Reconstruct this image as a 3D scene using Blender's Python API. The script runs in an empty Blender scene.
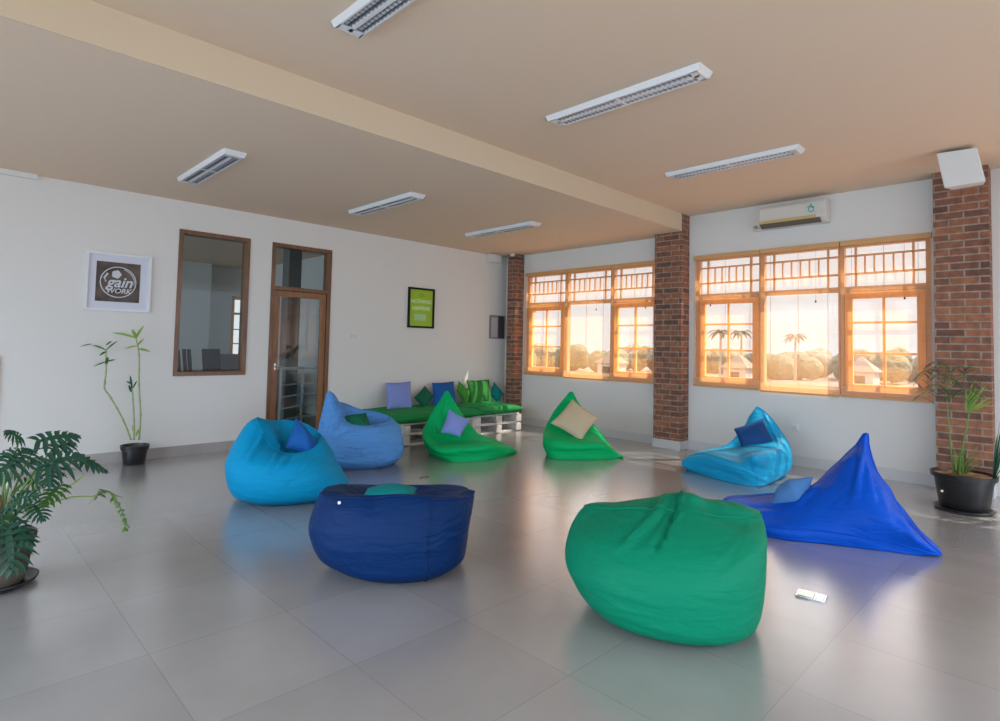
import bpy, bmesh, math, random
import numpy as np
from mathutils import Vector, Matrix
random.seed(7); rng = np.random.RandomState(3)
PI = math.pi
sc = bpy.context.scene
COL = sc.collection

# ------------------------------------------------------------------ camera
CP = np.array([-7.4536, -7.4195, 1.35])
YAW, PIT, ROL, FPX, SY = 0.793, 0.046, -0.0216, 576.7, -40.82
fw = np.array([math.cos(YAW)*math.cos(PIT), math.sin(YAW)*math.cos(PIT), math.sin(PIT)])
_rt = np.array([math.sin(YAW), -math.cos(YAW), 0.]); _up = np.cross(_rt, fw)
RX = math.cos(ROL)*_rt - math.sin(ROL)*_up
UX = math.sin(ROL)*_rt + math.cos(ROL)*_up
cam = bpy.data.cameras.new('camera'); camo = bpy.data.objects.new('camera', cam); COL.objects.link(camo)
cam.sensor_width = 36; cam.lens = FPX*36/1000; cam.shift_y = SY/1000; cam.clip_start = .05; cam.clip_end = 600
camo.matrix_world = Matrix(((RX[0], UX[0], -fw[0], CP[0]), (RX[1], UX[1], -fw[1], CP[1]), (RX[2], UX[2], -fw[2], CP[2]), (0, 0, 0, 1)))
sc.camera = camo

# ------------------------------------------------------------------ light and exposure
sc.view_settings.view_transform = 'Standard'; sc.view_settings.look = 'None'
sc.view_settings.gamma = 1; sc.view_settings.use_curve_mapping = False
sc.view_settings.exposure = 0.22
W = bpy.data.worlds.new('sky'); sc.world = W; W.use_nodes = True
wt = W.node_tree; wt.nodes.clear()
_o = wt.nodes.new('ShaderNodeOutputWorld'); _b = wt.nodes.new('ShaderNodeBackground')
_c = wt.nodes.new('ShaderNodeTexCoord'); _s = wt.nodes.new('ShaderNodeSeparateXYZ')
_r = wt.nodes.new('ShaderNodeValToRGB')
wt.links.new(_c.outputs['Generated'], _s.inputs[0]); wt.links.new(_s.outputs[2], _r.inputs[0])
wt.links.new(_r.outputs[0], _b.inputs[0]); wt.links.new(_b.outputs[0], _o.inputs[0])
els = _r.color_ramp.elements
els[0].position = 0; els[0].color = (.98, 1.0, 1.04, 1)
els[1].position = 1; els[1].color = (1.25, 1.6, 2.1, 1)
e = els.new(.20); e.color = (1.0, 1.04, 1.08, 1)
e = els.new(.40); e.color = (3.6, 3.9, 4.2, 1)
_b.inputs[1].default_value = 1.0
sun = bpy.data.lights.new('sun', 'SUN'); suno = bpy.data.objects.new('sun', sun); COL.objects.link(suno)
sun.energy = 13.0; sun.angle = .012; sun.color = (1, .90, .76)
suno.rotation_euler = Vector((-.50, .36, -.80)).to_track_quat('-Z', 'Y').to_euler()

# unseen area lights added at the openings to brighten both rooms
def fill_light(name, loc, rot, w, h, power):
    l = bpy.data.lights.new(name, 'AREA'); l.shape = 'RECTANGLE'; l.size = w; l.size_y = h; l.energy = power; l.spread = math.radians(130); l.color = (.58, .78, 1.0)
    o = bpy.data.objects.new(name, l); COL.objects.link(o); o.location = loc; o.rotation_euler = rot
for _y in (-8.65, -5.35, -2.1): fill_light('fill_back', (-10.70, _y, 1.6), (math.radians(90-28), 0, math.radians(-90)), 2.7, 2.6, 54)
fill_light('fill_next_room', (-9.26, 2.9, 1.65), (math.radians(90-10), 0, math.radians(-90)), 3.3, 1.4, 55)  # added fill that lifts the dark next room, out of view
for _x in (-8.7, -5.3, -1.9): fill_light('fill_side', (_x, -10.5, 1.6), (math.radians(90-28), 0, 0), 2.8, 2.6, 32)

# ------------------------------------------------------------------ projection helpers (a pixel and a real plane give a point)
def ray(u, v): return fw + (u-500)/FPX*RX - (v-360.5-SY)/FPX*UX
def on(u, v, ax, val):
    d = ray(u, v); return CP + (val-CP[ax])/d[ax]*d

# ------------------------------------------------------------------ materials
def nt(name):
    m = bpy.data.materials.new(name); m.use_nodes = True
    return m, m.node_tree, m.node_tree.nodes['Principled BSDF']
def mat(name, col, rough=.6, spec=.4, metal=0, bump=None, var=None, sheen=0, trans=None):
    m, t, p = nt(name)
    p.inputs['Base Color'].default_value = (*col, 1); p.inputs['Roughness'].default_value = rough
    p.inputs['Specular IOR Level'].default_value = spec; p.inputs['Metallic'].default_value = metal
    if sheen: p.inputs['Sheen Weight'].default_value = sheen
    N = t.nodes; L = t.links
    if var or bump:
        tc = N.new('ShaderNodeTexCoord')
    if var:
        sc_, amt = var
        n = N.new('ShaderNodeTexNoise'); n.inputs['Scale'].default_value = sc_; n.inputs['Detail'].default_value = 4
        L.new(tc.outputs['Object'], n.inputs[0])
        r = N.new('ShaderNodeValToRGB'); r.color_ramp.elements[0].position = .3; r.color_ramp.elements[1].position = .7
        r.color_ramp.elements[0].color = (*[c*(1-amt) for c in col], 1); r.color_ramp.elements[1].color = (*[min(1, c*(1+amt)) for c in col], 1)
        L.new(n.outputs[0], r.inputs[0]); L.new(r.outputs[0], p.inputs['Base Color'])
    if bump:
        sc_, st = bump
        n = N.new('ShaderNodeTexNoise'); n.inputs['Scale'].default_value = sc_; n.inputs['Detail'].default_value = 3
        L.new(tc.outputs['Object'], n.inputs[0])
        b = N.new('ShaderNodeBump'); b.inputs['Strength'].default_value = st; b.inputs['Distance'].default_value = .02
        L.new(n.outputs[0], b.inputs['Height']); L.new(b.outputs[0], p.inputs['Normal'])
    return m
def fabric(name, col, rough=.62, cr=.35):
    """woven bag cloth: fine creases run in bands across it"""
    m, t, p = nt(name); N = t.nodes; L = t.links
    p.inputs['Base Color'].default_value = (*col, 1); p.inputs['Roughness'].default_value = rough
    p.inputs['Specular IOR Level'].default_value = .14
    tc = N.new('ShaderNodeTexCoord'); mp = N.new('ShaderNodeMapping'); mp.inputs['Scale'].default_value = (1, 1, 3.4)
    mp.inputs['Rotation'].default_value = (.25, .15, 0)
    n = N.new('ShaderNodeTexNoise'); n.inputs['Scale'].default_value = 5; n.inputs['Detail'].default_value = 3; n.inputs['Distortion'].default_value = .8
    L.new(tc.outputs['Object'], mp.inputs[0]); L.new(mp.outputs[0], n.inputs[0])
    b = N.new('ShaderNodeBump'); b.inputs['Strength'].default_value = cr; b.inputs['Distance'].default_value = .05
    L.new(n.outputs[0], b.inputs['Height']); L.new(b.outputs[0], p.inputs['Normal'])
    return m
def glass(name, tint=(.97, .98, .98), refl=1.0):
    m = bpy.data.materials.new(name); m.use_nodes = True; t = m.node_tree; t.nodes.clear(); N = t.nodes; L = t.links
    o = N.new('ShaderNodeOutputMaterial'); mx = N.new('ShaderNodeMixShader'); tr = N.new('ShaderNodeBsdfTransparent'); g = N.new('ShaderNodeBsdfGlossy')
    f = N.new('ShaderNodeFresnel'); f.inputs[0].default_value = 1.52; g.inputs['Roughness'].default_value = .01
    mu = N.new('ShaderNodeMath'); mu.operation = 'MULTIPLY'; mu.inputs[1].default_value = refl; mu.use_clamp = True
    tr.inputs[0].default_value = (*tint, 1)
    ge = N.new('ShaderNodeNewGeometry'); iv = N.new('ShaderNodeMath'); iv.operation = 'SUBTRACT'; iv.inputs[0].default_value = 1; m2 = N.new('ShaderNodeMath'); m2.operation = 'MULTIPLY'
    L.new(ge.outputs['Backfacing'], iv.inputs[1]); L.new(iv.outputs[0], m2.inputs[1]); L.new(mu.outputs[0], m2.inputs[0])   # the pane's far face adds no second reflection
    L.new(f.outputs[0], mu.inputs[0]); L.new(m2.outputs[0], mx.inputs[0]); L.new(tr.outputs[0], mx.inputs[1]); L.new(g.outputs[0], mx.inputs[2]); L.new(mx.outputs[0], o.inputs[0])
    return m
def brick_mat():
    m, t, p = nt('brick'); N = t.nodes; L = t.links
    g = N.new('ShaderNodeNewGeometry'); s = N.new('ShaderNodeSeparateXYZ'); a = N.new('ShaderNodeMath'); a.operation = 'ADD'; c = N.new('ShaderNodeCombineXYZ')
    L.new(g.outputs['Position'], s.inputs[0]); L.new(s.outputs[0], a.inputs[0]); L.new(s.outputs[1], a.inputs[1])
    L.new(a.outputs[0], c.inputs[0]); L.new(s.outputs[2], c.inputs[1])
    b = N.new('ShaderNodeTexBrick'); b.offset = .5; b.inputs['Scale'].default_value = 1
    b.inputs['Brick Width'].default_value = .235; b.inputs['Row Height'].default_value = .0735
    b.inputs['Mortar Size'].default_value = .008; b.inputs['Mortar Smooth'].default_value = .3; b.inputs['Bias'].default_value = -.1
    b.inputs['Color1'].default_value = (.33, .125, .06, 1); b.inputs['Color2'].default_value = (.12, .052, .036, 1); b.inputs['Mortar'].default_value = (.30, .25, .21, 1)
    L.new(c.outputs[0], b.inputs[0])
    n = N.new('ShaderNodeTexNoise'); n.inputs['Scale'].default_value = 14; n.inputs['Detail'].default_value = 6; L.new(g.outputs['Position'], n.inputs[0])
    r = N.new('ShaderNodeMapRange'); r.inputs[1].default_value = .25; r.inputs[2].default_value = .75; r.inputs[3].default_value = .62; r.inputs[4].default_value = 1.3; L.new(n.outputs[0], r.inputs[0])
    v = N.new('ShaderNodeVectorMath'); v.operation = 'SCALE'; L.new(b.outputs[0], v.inputs[0]); L.new(r.outputs[0], v.inputs['Scale'])
    L.new(v.outputs[0], p.inputs['Base Color']); p.inputs['Roughness'].default_value = .72
    bp = N.new('ShaderNodeBump'); bp.invert = True; bp.inputs['Strength'].default_value = .6; bp.inputs['Distance'].default_value = .01
    L.new(b.outputs['Fac'], bp.inputs['Height']); L.new(bp.outputs[0], p.inputs['Normal'])
    return m
def floor_mat():
    m, t, p = nt('porcelain_tile'); N = t.nodes; L = t.links
    g = N.new('ShaderNodeNewGeometry'); mp = N.new('ShaderNodeMapping'); L.new(g.outputs['Position'], mp.inputs[0])
    mp.inputs['Location'].default_value = (6.12+6.05, 5.24+6.6, 0)
    b = N.new('ShaderNodeTexBrick'); b.offset = 0; b.inputs['Scale'].default_value = 1
    b.inputs['Brick Width'].default_value = .605; b.inputs['Row Height'].default_value = .66
    b.inputs['Mortar Size'].default_value = .0022; b.inputs['Mortar Smooth'].default_value = .1; b.inputs['Bias'].default_value = 0
    b.inputs['Color1'].default_value = (.305, .292, .285, 1); b.inputs['Color2'].default_value = (.275, .263, .258, 1); b.inputs['Mortar'].default_value = (.225, .215, .21, 1)
    L.new(mp.outputs[0], b.inputs[0])
    n = N.new('ShaderNodeTexNoise'); n.inputs['Scale'].default_value = 1.6; n.inputs['Detail'].default_value = 3; n.inputs['Roughness'].default_value = .5; L.new(g.outputs['Position'], n.inputs[0])
    r = N.new('ShaderNodeMapRange'); r.inputs[1].default_value = .25; r.inputs[2].default_value = .75; r.inputs[3].default_value = .90; r.inputs[4].default_value = 1.10; L.new(n.outputs[0], r.inputs[0])
    v = N.new('ShaderNodeVectorMath'); v.operation = 'SCALE'; L.new(b.outputs[0], v.inputs[0]); L.new(r.outputs[0], v.inputs['Scale'])
    L.new(v.outputs[0], p.inputs['Base Color'])
    p.inputs['Roughness'].default_value = .21; p.inputs['Specular IOR Level'].default_value = .8
    p.inputs['Coat Weight'].default_value = 1; p.inputs['Coat Roughness'].default_value = .24; p.inputs['Coat IOR'].default_value = 1.6
    return m
def wood_mat(name, c1, c2, rough=.4):
    m, t, p = nt(name); N = t.nodes; L = t.links
    g = N.new('ShaderNodeNewGeometry'); mp = N.new('ShaderNodeMapping'); mp.inputs['Scale'].default_value = (9, 9, 1.6); L.new(g.outputs['Position'], mp.inputs[0])
    n = N.new('ShaderNodeTexNoise'); n.inputs['Scale'].default_value = 2.5; n.inputs['Detail'].default_value = 5; L.new(mp.outputs[0], n.inputs[0])
    r = N.new('ShaderNodeValToRGB'); r.color_ramp.elements[0].position = .3; r.color_ramp.elements[1].position = .7
    r.color_ramp.elements[0].color = (*c1, 1); r.color_ramp.elements[1].color = (*c2, 1)
    L.new(n.outputs[0], r.inputs[0]); L.new(r.outputs[0], p.inputs['Base Color']); p.inputs['Roughness'].default_value = rough
    return m
def translucent(name, col, tcol, fac):
    m = bpy.data.materials.new(name); m.use_nodes = True; t = m.node_tree; N = t.nodes; L = t.links
    p = N['Principled BSDF']; p.inputs['Base Color'].default_value = (*col, 1); p.inputs['Roughness'].default_value = .5
    o = N['Material Output']; mx = N.new('ShaderNodeMixShader'); tr = N.new('ShaderNodeBsdfTranslucent'); tr.inputs[0].default_value = (*tcol, 1)
    mx.inputs[0].default_value = fac; L.new(p.outputs[0], mx.inputs[1]); L.new(tr.outputs[0], mx.inputs[2]); L.new(mx.outputs[0], o.inputs[0])
    return m
M = dict(
    wall=mat('white_wall_paint', (.725, .705, .675), .75, .2, bump=(60, .04)),
    ceil=mat('ceiling_paint', (.76, .595, .455), .8, .2),
    beam=mat('cream_paint', (.64, .52, .375), .8, .2),
    floor=floor_mat(), brick=brick_mat(),
    base=mat('skirting_tile', (.40, .37, .35), .35, .5, var=(3, .12)),
    plinth=mat('pale_skirting', (.62, .62, .62), .4, .5),
    frame=wood_mat('varnished_teak', (.88, .34, .06), (.98, .46, .11)),
    lattice=wood_mat('brown_teak', (.50, .24, .105), (.62, .32, .14)),
    dwood=wood_mat('dark_varnished_wood', (.13, .058, .028), (.22, .10, .045), .35),
    bamboo=translucent('bamboo_slat', (.86, .66, .42), (1.0, .75, .47), .55),
    rail=translucent('bamboo_rail', (.72, .42, .17), (.8, .4, .14), .15),
    glass=glass('window_glass'), iglass=glass('interior_glass', (.80, .83, .82), .45),
    white=mat('white_enamel', (.74, .74, .75), .35, .5), offwhite=mat('aged_white_plastic', (.66, .63, .58), .45, .5),
    chrome=mat('brushed_steel', (.72, .73, .75), .25, .5, 1), mirror=mat('louvre_aluminium', (.62, .62, .66), .22, .5, 1),
    tube=mat('lamp_glass', (.80, .80, .84), .3, .5), black=mat('black_plastic', (.012, .012, .013), .35, .5),
    soil=mat('potting_soil', (.10, .055, .03), .95, .1, bump=(40, 1), var=(30, .5)),
    dark=mat('dark_gap', (.02, .02, .02), .8, .1),
    cyan=fabric('cyan_canvas', (.0, .26, .50)), sky=fabric('sky_blue_canvas', (.095, .29, .66), .62, .8),
    navy=fabric('navy_canvas', (.001, .022, .098), .55, .35), green=fabric('emerald_canvas', (.0, .19, .10), .6, .28),
    bgreen=fabric('bright_green_canvas', (.0, .41, .12)), cyan2=fabric('turquoise_canvas', (.01, .33, .60), .42),
    royal=fabric('royal_blue_canvas', (.0, .072, .50), .5),
    cnavy=mat('navy_cotton', (.010, .06, .20), .8, .2, bump=(90, .2)), cteal=mat('teal_cotton', (.0, .20, .21), .8, .2, bump=(90, .2)),
    cperi=mat('periwinkle_cotton', (.22, .29, .66), .8, .2, bump=(90, .2)), cgreen=mat('grass_green_cotton', (.03, .20, .04), .8, .2, bump=(90, .2)),
    cdgreen=mat('deep_green_cotton', (.006, .115, .065), .8, .2, bump=(90, .2)), cbeige=mat('beige_cotton', (.56, .45, .30), .85, .2, bump=(90, .2)),
    cblue=mat('steel_blue_cotton', (.07, .20, .46), .75, .2, bump=(90, .2)), clime=mat('lime_green_cotton', (.05, .26, .03), .8, .2, bump=(90, .2)),
    cbench=mat('bench_green_cotton', (.01, .25, .06), .75, .25, bump=(30, .4)), croyal=mat('blue_cotton', (.01, .10, .35), .8, .2, bump=(90, .2)),
    pallet=mat('whitewashed_pallet_wood', (.70, .68, .66), .65, .3, var=(12, .12), bump=(30, .3)),
    leaf_d=translucent('dark_leaf', (.015, .075, .045), (.03, .14, .04), .2), leaf_m=translucent('mid_leaf', (.05, .14, .03), (.10, .26, .03), .25),
    leaf_l=translucent('bright_leaf', (.24, .38, .08), (.35, .52, .08), .35), stem=mat('green_stem', (.14, .22, .05), .5, .4),
    cane=mat('pale_cane', (.30, .38, .16), .5, .4), stake=mat('white_stake', (.75, .75, .72), .5),
)

# ------------------------------------------------------------------ mesh helpers
class MB:
    def __init__(s): s.v = []; s.f = []
    def box(s, x0, x1, y0, y1, z0, z1):
        x0, x1 = sorted((x0, x1)); y0, y1 = sorted((y0, y1)); z0, z1 = sorted((z0, z1))
        k = len(s.v); s.v += [(x, y, z) for z in (z0, z1) for x, y in ((x0, y0), (x1, y0), (x1, y1), (x0, y1))]
        s.f += [tuple(k+i for i in q) for q in ((3, 2, 1, 0), (4, 5, 6, 7), (0, 1, 5, 4), (1, 2, 6, 5), (2, 3, 7, 6), (3, 0, 4, 7))]; return s
    def frame(s, x0, x1, z0, z1, y0, y1, t, bot=True, axis='y', tb=None):
        """a rectangular frame without overlapping pieces; axis is the direction the wall faces"""
        tb = tb or t
        def bx(a0, a1, c0, c1): s.box(a0, a1, y0, y1, c0, c1) if axis == 'y' else s.box(y0, y1, a0, a1, c0, c1)
        bx(x0, x1, z1-t, z1)
        if bot: bx(x0, x1, z0, z0+tb)
        bx(x0, x0+t, z0+(tb if bot else 0)+.0004, z1-t-.0004); bx(x1-t, x1, z0+(tb if bot else 0)+.0004, z1-t-.0004); return s
    def hexa(s, p):   #   # eight corners, bottom four then top four
        k = len(s.v); s.v += [tuple(q) for q in p]
        s.f += [tuple(k+i for i in q) for q in ((3, 2, 1, 0), (4, 5, 6, 7), (0, 1, 5, 4), (1, 2, 6, 5), (2, 3, 7, 6), (3, 0, 4, 7))]; return s
    def tube(s, pts, r, n=8, closed=False):
        P = np.array(pts, float); m = len(P); rs = r if hasattr(r, '__len__') else [r]*m; k = len(s.v)
        up = np.array([0, 0, 1.])
        for i in range(m):
            if closed: d = P[(i+1) % m]-P[i-1]
            else: d = P[min(i+1, m-1)]-P[max(i-1, 0)]
            d = d/(np.linalg.norm(d)+1e-9)
            a = np.cross(d, up)
            if np.linalg.norm(a) < .1: a = np.cross(d, (1, 0, 0))
            a /= np.linalg.norm(a); b = np.cross(a, d)
            for j in range(n):
                t = 2*PI*j/n; s.v.append(tuple(P[i]+rs[i]*(math.cos(t)*a+math.sin(t)*b)))
        for i in range(m if closed else m-1):
            for j in range(n):
                i2 = (i+1) % m
                s.f.append((k+i*n+j, k+i2*n+j, k+i2*n+(j+1) % n, k+i*n+(j+1) % n))
        if not closed:
            s.f.append(tuple(k+j for j in range(n))); s.f.append(tuple(k+(m-1)*n+j for j in reversed(range(n))))
        return s
    def lathe(s, prof, cx, cy, n=40, z0=0):
        k = len(s.v)
        for r, z in prof:
            for j in range(n): t = 2*PI*j/n; s.v.append((cx+r*math.cos(t), cy+r*math.sin(t), z0+z))
        for i in range(len(prof)-1):
            for j in range(n): s.f.append((k+i*n+j, k+i*n+(j+1) % n, k+(i+1)*n+(j+1) % n, k+(i+1)*n+j))
        s.f.append(tuple(k+j for j in reversed(range(n)))); s.f.append(tuple(k+(len(prof)-1)*n+j for j in range(n)))
        return s
    def grid(s, P):   # P: rows x cols x 3
        k = len(s.v); h, w = P.shape[:2]; s.v += [tuple(p) for p in P.reshape(-1, 3)]
        for i in range(h-1):
            for j in range(w-1): s.f.append((k+i*w+j, k+i*w+j+1, k+(i+1)*w+j+1, k+(i+1)*w+j))
        return s
    def build(s, name, m, parent=None, smooth=False, bevel=0, origin=None):
        me = bpy.data.meshes.new(name); me.from_pydata([tuple(map(float, v)) for v in s.v], [], s.f); me.update()
        bm = bmesh.new(); bm.from_mesh(me); bmesh.ops.remove_doubles(bm, verts=bm.verts, dist=1e-6); bmesh.ops.recalc_face_normals(bm, faces=bm.faces); bm.to_mesh(me); bm.free()
        o = bpy.data.objects.new(name, me); COL.objects.link(o); me.materials.append(m)
        if smooth:
            for p in me.polygons: p.use_smooth = True
            if smooth != True:
                me.set_sharp_from_angle(angle=smooth)
        if bevel:
            b = o.modifiers.new('bevel', 'BEVEL'); b.width = bevel; b.segments = 2; b.limit_method = 'ANGLE'
        if parent:
            me.transform(Matrix.Translation(-parent.location)); o.parent = parent
        elif origin is not None:
            me.transform(Matrix.Translation(-Vector(origin))); o.location = origin
        return o
def tag(o, label=None, cat=None, group=None, kind=None):
    if label: o['label'] = label
    if cat: o['category'] = cat
    if group: o['group'] = group
    if kind: o['kind'] = kind
    return o
def thing(name, loc, label, cat, group=None):
    o = bpy.data.objects.new(name, None); COL.objects.link(o); o.location = [float(c) for c in loc]; o.empty_display_size = .1
    return tag(o, label, cat, group)
def struct(o, label=None): return tag(o, label, kind='structure')

# ------------------------------------------------------------------ room
HL, HH, SILL, HEAD = 2.975, 3.217, .878, 2.624
YB, XB = -10.4, -10.6          # far sides of the room, behind the camera
STEP = -3.565                  # where the lower ceiling bay ends
tag(struct(MB().box(XB-.2, .2, YB-.2, .0, -.2, 0).build('floor', M['floor'])), 'grey porcelain tile floor with faint joints')
struct(MB().box(XB, .2, YB, STEP, HH, HH+.15).build('ceiling', M['ceil']))
struct(MB().box(XB, .2, STEP, 0, HL, HH+.15).build('ceiling', M['ceil']))
struct(MB().box(XB, -.22, STEP-.012, STEP+.0, HL, HH).build('trim_1', M['beam']), 'cream face of the step between the two ceiling bays')
# left wall (y = 0) with a window and a door opening
WX0, WX1, WZ0, WZ1 = -5.442, -4.622, .922, 2.643
DX0, DX1, DZ1 = -4.339, -3.493, 2.644
w = MB(); TH = .15
w.box(XB, WX0, 0, TH, 0, HH); w.box(WX0, WX1, 0, TH, 0, WZ0); w.box(WX0, WX1, 0, TH, WZ1, HH); w.box(WX1, DX0, 0, TH, 0, HH)
w.box(DX0, DX1, 0, TH, DZ1, HH); w.box(DX1, .2, 0, TH, 0, HH)
struct(w.build('wall_left', M['wall']))
# window wall (x = 0)
wins = [(-3.14, -.50), (-6.295, -3.665), (-9.60, -6.97)]
w = MB(); w.box(0, .16, YB, 0, 0, SILL); w.box(0, .16, YB, 0, HEAD, HH)
ys = [YB] + [y for a in reversed(wins) for y in a] + [0]
for i in range(0, len(ys), 2): w.box(0, .16, ys[i], ys[i+1], SILL, HEAD)
struct(w.build('wall_right', M['wall']))
# back walls behind the camera: low sill and wide openings added for light
w = MB(); w.box(XB-.15, XB, YB, 0, 0, .25); w.box(XB-.15, XB, YB, 0, 2.95, HH)
for y in (YB, -7.4, -4.1, -.9): w.box(XB-.15, XB, y, y+.5 if y < -1 else 0, .25, 2.95)
struct(w.build('wall_back', M['wall']))
w = MB(); w.box(XB, 0, YB-.15, YB, 0, .25); w.box(XB, 0, YB-.15, YB, 2.95, HH)
for x in (XB, -7.2, -3.8, -.45): w.box(x, x+.45, YB-.15, YB, .25, 2.95)
struct(w.build('wall_side', M['wall']))
# skirting
struct(MB().box(XB, DX0-.0, -.012, 0, 0, .115).box(DX1, -.01, -.012, 0, 0, .115).build('baseboard_left', M['base']))
bb = MB()
for a, b in ((-.25, -.012), (-3.165, -.44), (-6.35, -3.565), (YB, -6.787)): bb.box(-.012, 0, a, b, 0, .125)
struct(bb.build('baseboard_right', M['plinth']))
# small boxed soffits where pipes run under the low ceiling
struct(MB().box(-.52, -.23, -.10, 0, 2.84, HL).build('trim_2', M['wall'], bevel=.01))
struct(MB().box(-7.6, -6.76, -.05, 0, 2.925, HL).build('trim_3', M['wall']))
# brick pillars
def pillar(y0, y1, z1, label, plinth=True, dep=.22):
    r = thing('brick_pillar', (-dep/2, (y0+y1)/2, 0), label, 'pillar')
    MB().box(-dep, 0, y0, y1, .12 if plinth else 0, z1).build('brickwork', M['brick'], r)
    if plinth: MB().box(-dep-.008, 0, y0-.008, y1+.008, 0, .12).build('plinth', M['plinth'], r, bevel=.004)
    return r
pillar(-.438, -.25, HL, 'narrow red brick pillar in the far corner beside the pallet bench')
pil = pillar(-3.565, -3.166, HL, 'red brick pillar standing between the two wooden windows')
MB().box(-.22, 0, -3.577, -3.565, 0.12, HH).build('side_brickwork', M['brick'], pil)   # the pillar's side runs up to the high ceiling
pillar(-6.787, -6.35, HH, 'red brick pillar behind the palm in the big black pot')

# ------------------------------------------------------------------ windows in the window wall
def window(idx, y0, y1, full=True):
    r = bpy.data.objects.new('window_%d' % idx, None); COL.objects.link(r); r.location = (.08, (y0+y1)/2, SILL); struct(r)
    W_ = y1-y0
    b1, b2 = y1-W_*.335, y1-W_*.677      # mullions between the three bays (measured from the left)
    f = MB(); fr = .05; D0, D1 = .03, .11; ZT = 2.09
    f.frame(y0, y1, SILL, HEAD, D0, D1, fr, axis='x')
    for yy in (b1, b2): f.box(D0, D1, yy-.033, yy+.033, SILL+fr+.0004, HEAD-fr-.0004)
    for a, b in ((y0+fr, b2-.033), (b2+.033, b1-.033), (b1+.033, y1-fr)): f.box(D0+.001, D1, a+.0004, b-.0004, ZT-.03, ZT+.03)
    f.build('window_frame', M['lattice'], r, bevel=.003)
    bays = [(y0+fr, b2-.033), (b2+.033, b1-.033), (b1+.033, y1-fr)]
    for k, (a, b) in enumerate(bays):
        # transom lattice
        l = MB(); z0, z1 = ZT+.03, HEAD-fr; zb, zt = 2.265, 2.475; t = .011
        for z in (zb, zt): l.box(.05, .08, a, b, z-t, z+t)
        ii = a+.11, b-.11
        for y in ii: l.box(.05, .08, y-t, y+t, z0, z1)
        for q in range(1, 6):
            y = ii[0]+(ii[1]-ii[0])*q/6; l.box(.052, .078, y-.008, y+.008, zb, zt)
        l.build('transom_lattice', M['lattice'], r)
        MB().box(.085, .089, a, b, z0, z1).build('transom_pane', M['glass'], r)
        z0, z1 = SILL+fr, ZT-.03
        if k == 1:
            MB().box(.065, .07, a, b, z0, z1).build('fixed_pane', M['glass'], r)
        else:
            c = MB(); s = .085
            c.frame(a+.004, b-.004, z0+.004, z1-.004, .025, .075, s-.008, axis='x')
            m_ = (a+b)/2; c.box(.035, .065, m_-.014, m_+.014, z0+.082, z1-.082)
            for z in (1.36, 1.705): c.box(.036, .064, a+s, b-s, z-.012, z+.012)
            c.build('casement', M['frame'], r, bevel=.003)
            MB().box(.048, .052, a+s, b-s, z0+.08, z1-.055).build('casement_pane', M['glass'], r)
    # three rolled-down bamboo blinds hang in front
    ed = [(b1, y1+.015), (b2, b1), (y0-.015, b2)]
    names = ['left', 'middle', 'right']
    for k, (a, b) in enumerate(ed):
        zb = SILL - (.012, .028, .022)[k]; X = -.022
        where = {1: 'of the far window near the corner', 2: 'of the near window under the air conditioner', 3: 'of the window past the last pillar'}[idx]
        t_ = thing('bamboo_blind', (X, (a+b)/2, HEAD+.01), '%s sheer bamboo blind %s' % (names[k], where), 'blind', 'bamboo blinds on the wooden windows')
        MB().box(X-.012, X+.020, a+.004, b-.004, HEAD-.035, HEAD+.022).build('head_rail', M['rail'], t_, bevel=.003)
        s = MB(); z = HEAD-.045
        while z > zb+.12:
            j = random.uniform(-.0008, .0008); s.box(X-.0011, X+.0011, a+.006, b-.006, z-.0021+j, z+.0021+j); z -= .0115
        z = zb+.12
        while z > zb+.02:
            s.box(X-.0011, X+.0011, a+.006, b-.006, z-.0026, z+.0026); z -= .0066
        s.build('slats', M['bamboo'], t_)
        MB().box(X-.006, X+.006, a+.006, b-.006, zb, zb+.024).build('bottom_rail', M['rail'], t_, bevel=.002)
        c = MB()
        for q in (.14, .5, .86):
            y = a+(b-a)*q; c.box(X-.0022, X-.0012, y-.0015, y+.0015, zb+.01, HEAD-.03); c.box(X+.0012, X+.0022, y-.0015, y+.0015, zb+.01, HEAD-.03)
        c.build('cords', M['rail'], t_)
        yk = a+(b-a)*(.28 if k else .72)
        kb = MB().tube([(X-.006, yk, HEAD-.03), (X-.006, yk, 1.97)], .0016, 5)
        kb.build('pull_cord', M['rail'], t_)
        MB().lathe([(.002, 0), (.009, .006), (.008, .02), (.003, .028)], X-.011, yk, 12, 1.945).build('cord_knob', M['dark'], t_, True)
for i, (a, b) in enumerate(wins): window(i+1, a, b)

# ------------------------------------------------------------------ interior window and door in the left wall
r = bpy.data.objects.new('window_4', None); COL.objects.link(r); r.location = ((WX0+WX1)/2, .05, WZ0); struct(r)
f = MB(); fr = .048
f.frame(WX0, WX1, WZ0, WZ1, -.015, .13, fr)
f.build('window_frame', M['dwood'], r, bevel=.003)
MB().box(WX0+fr, WX1-fr, .05, .056, WZ0+fr, WZ1-fr).build('pane', M['iglass'], r)
r = bpy.data.objects.new('door_1', None); COL.objects.link(r); r.location = ((DX0+DX1)/2, .05, 0); struct(r)
f = MB(); zt = 2.05
f.frame(DX0, DX1, 0, DZ1, -.015, .13, .05, bot=False).box(DX0+.0505, DX1-.0505, -.014, .13, zt-.025, zt+.025)
f.build('door_frame', M['dwood'], r, bevel=.003)
MB().box(DX0+.05, DX1-.05, .05, .056, zt+.025, DZ1-.05).build('transom_pane', M['iglass'], r)
l = MB(); a, b = DX0+.055, DX1-.055
l.frame(a, b, .01, zt-.03, .01, .05, .078, tb=.13)
lf = l.build('door_leaf', wood_mat('door_teak', (.20, .085, .032), (.30, .13, .05), .35), r, bevel=.003)
MB().box(a+.075, b-.075, .028, .034, .14, zt-.11).build('door_pane', glass('door_glass', (.80, .83, .82), 1.6), r)
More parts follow.
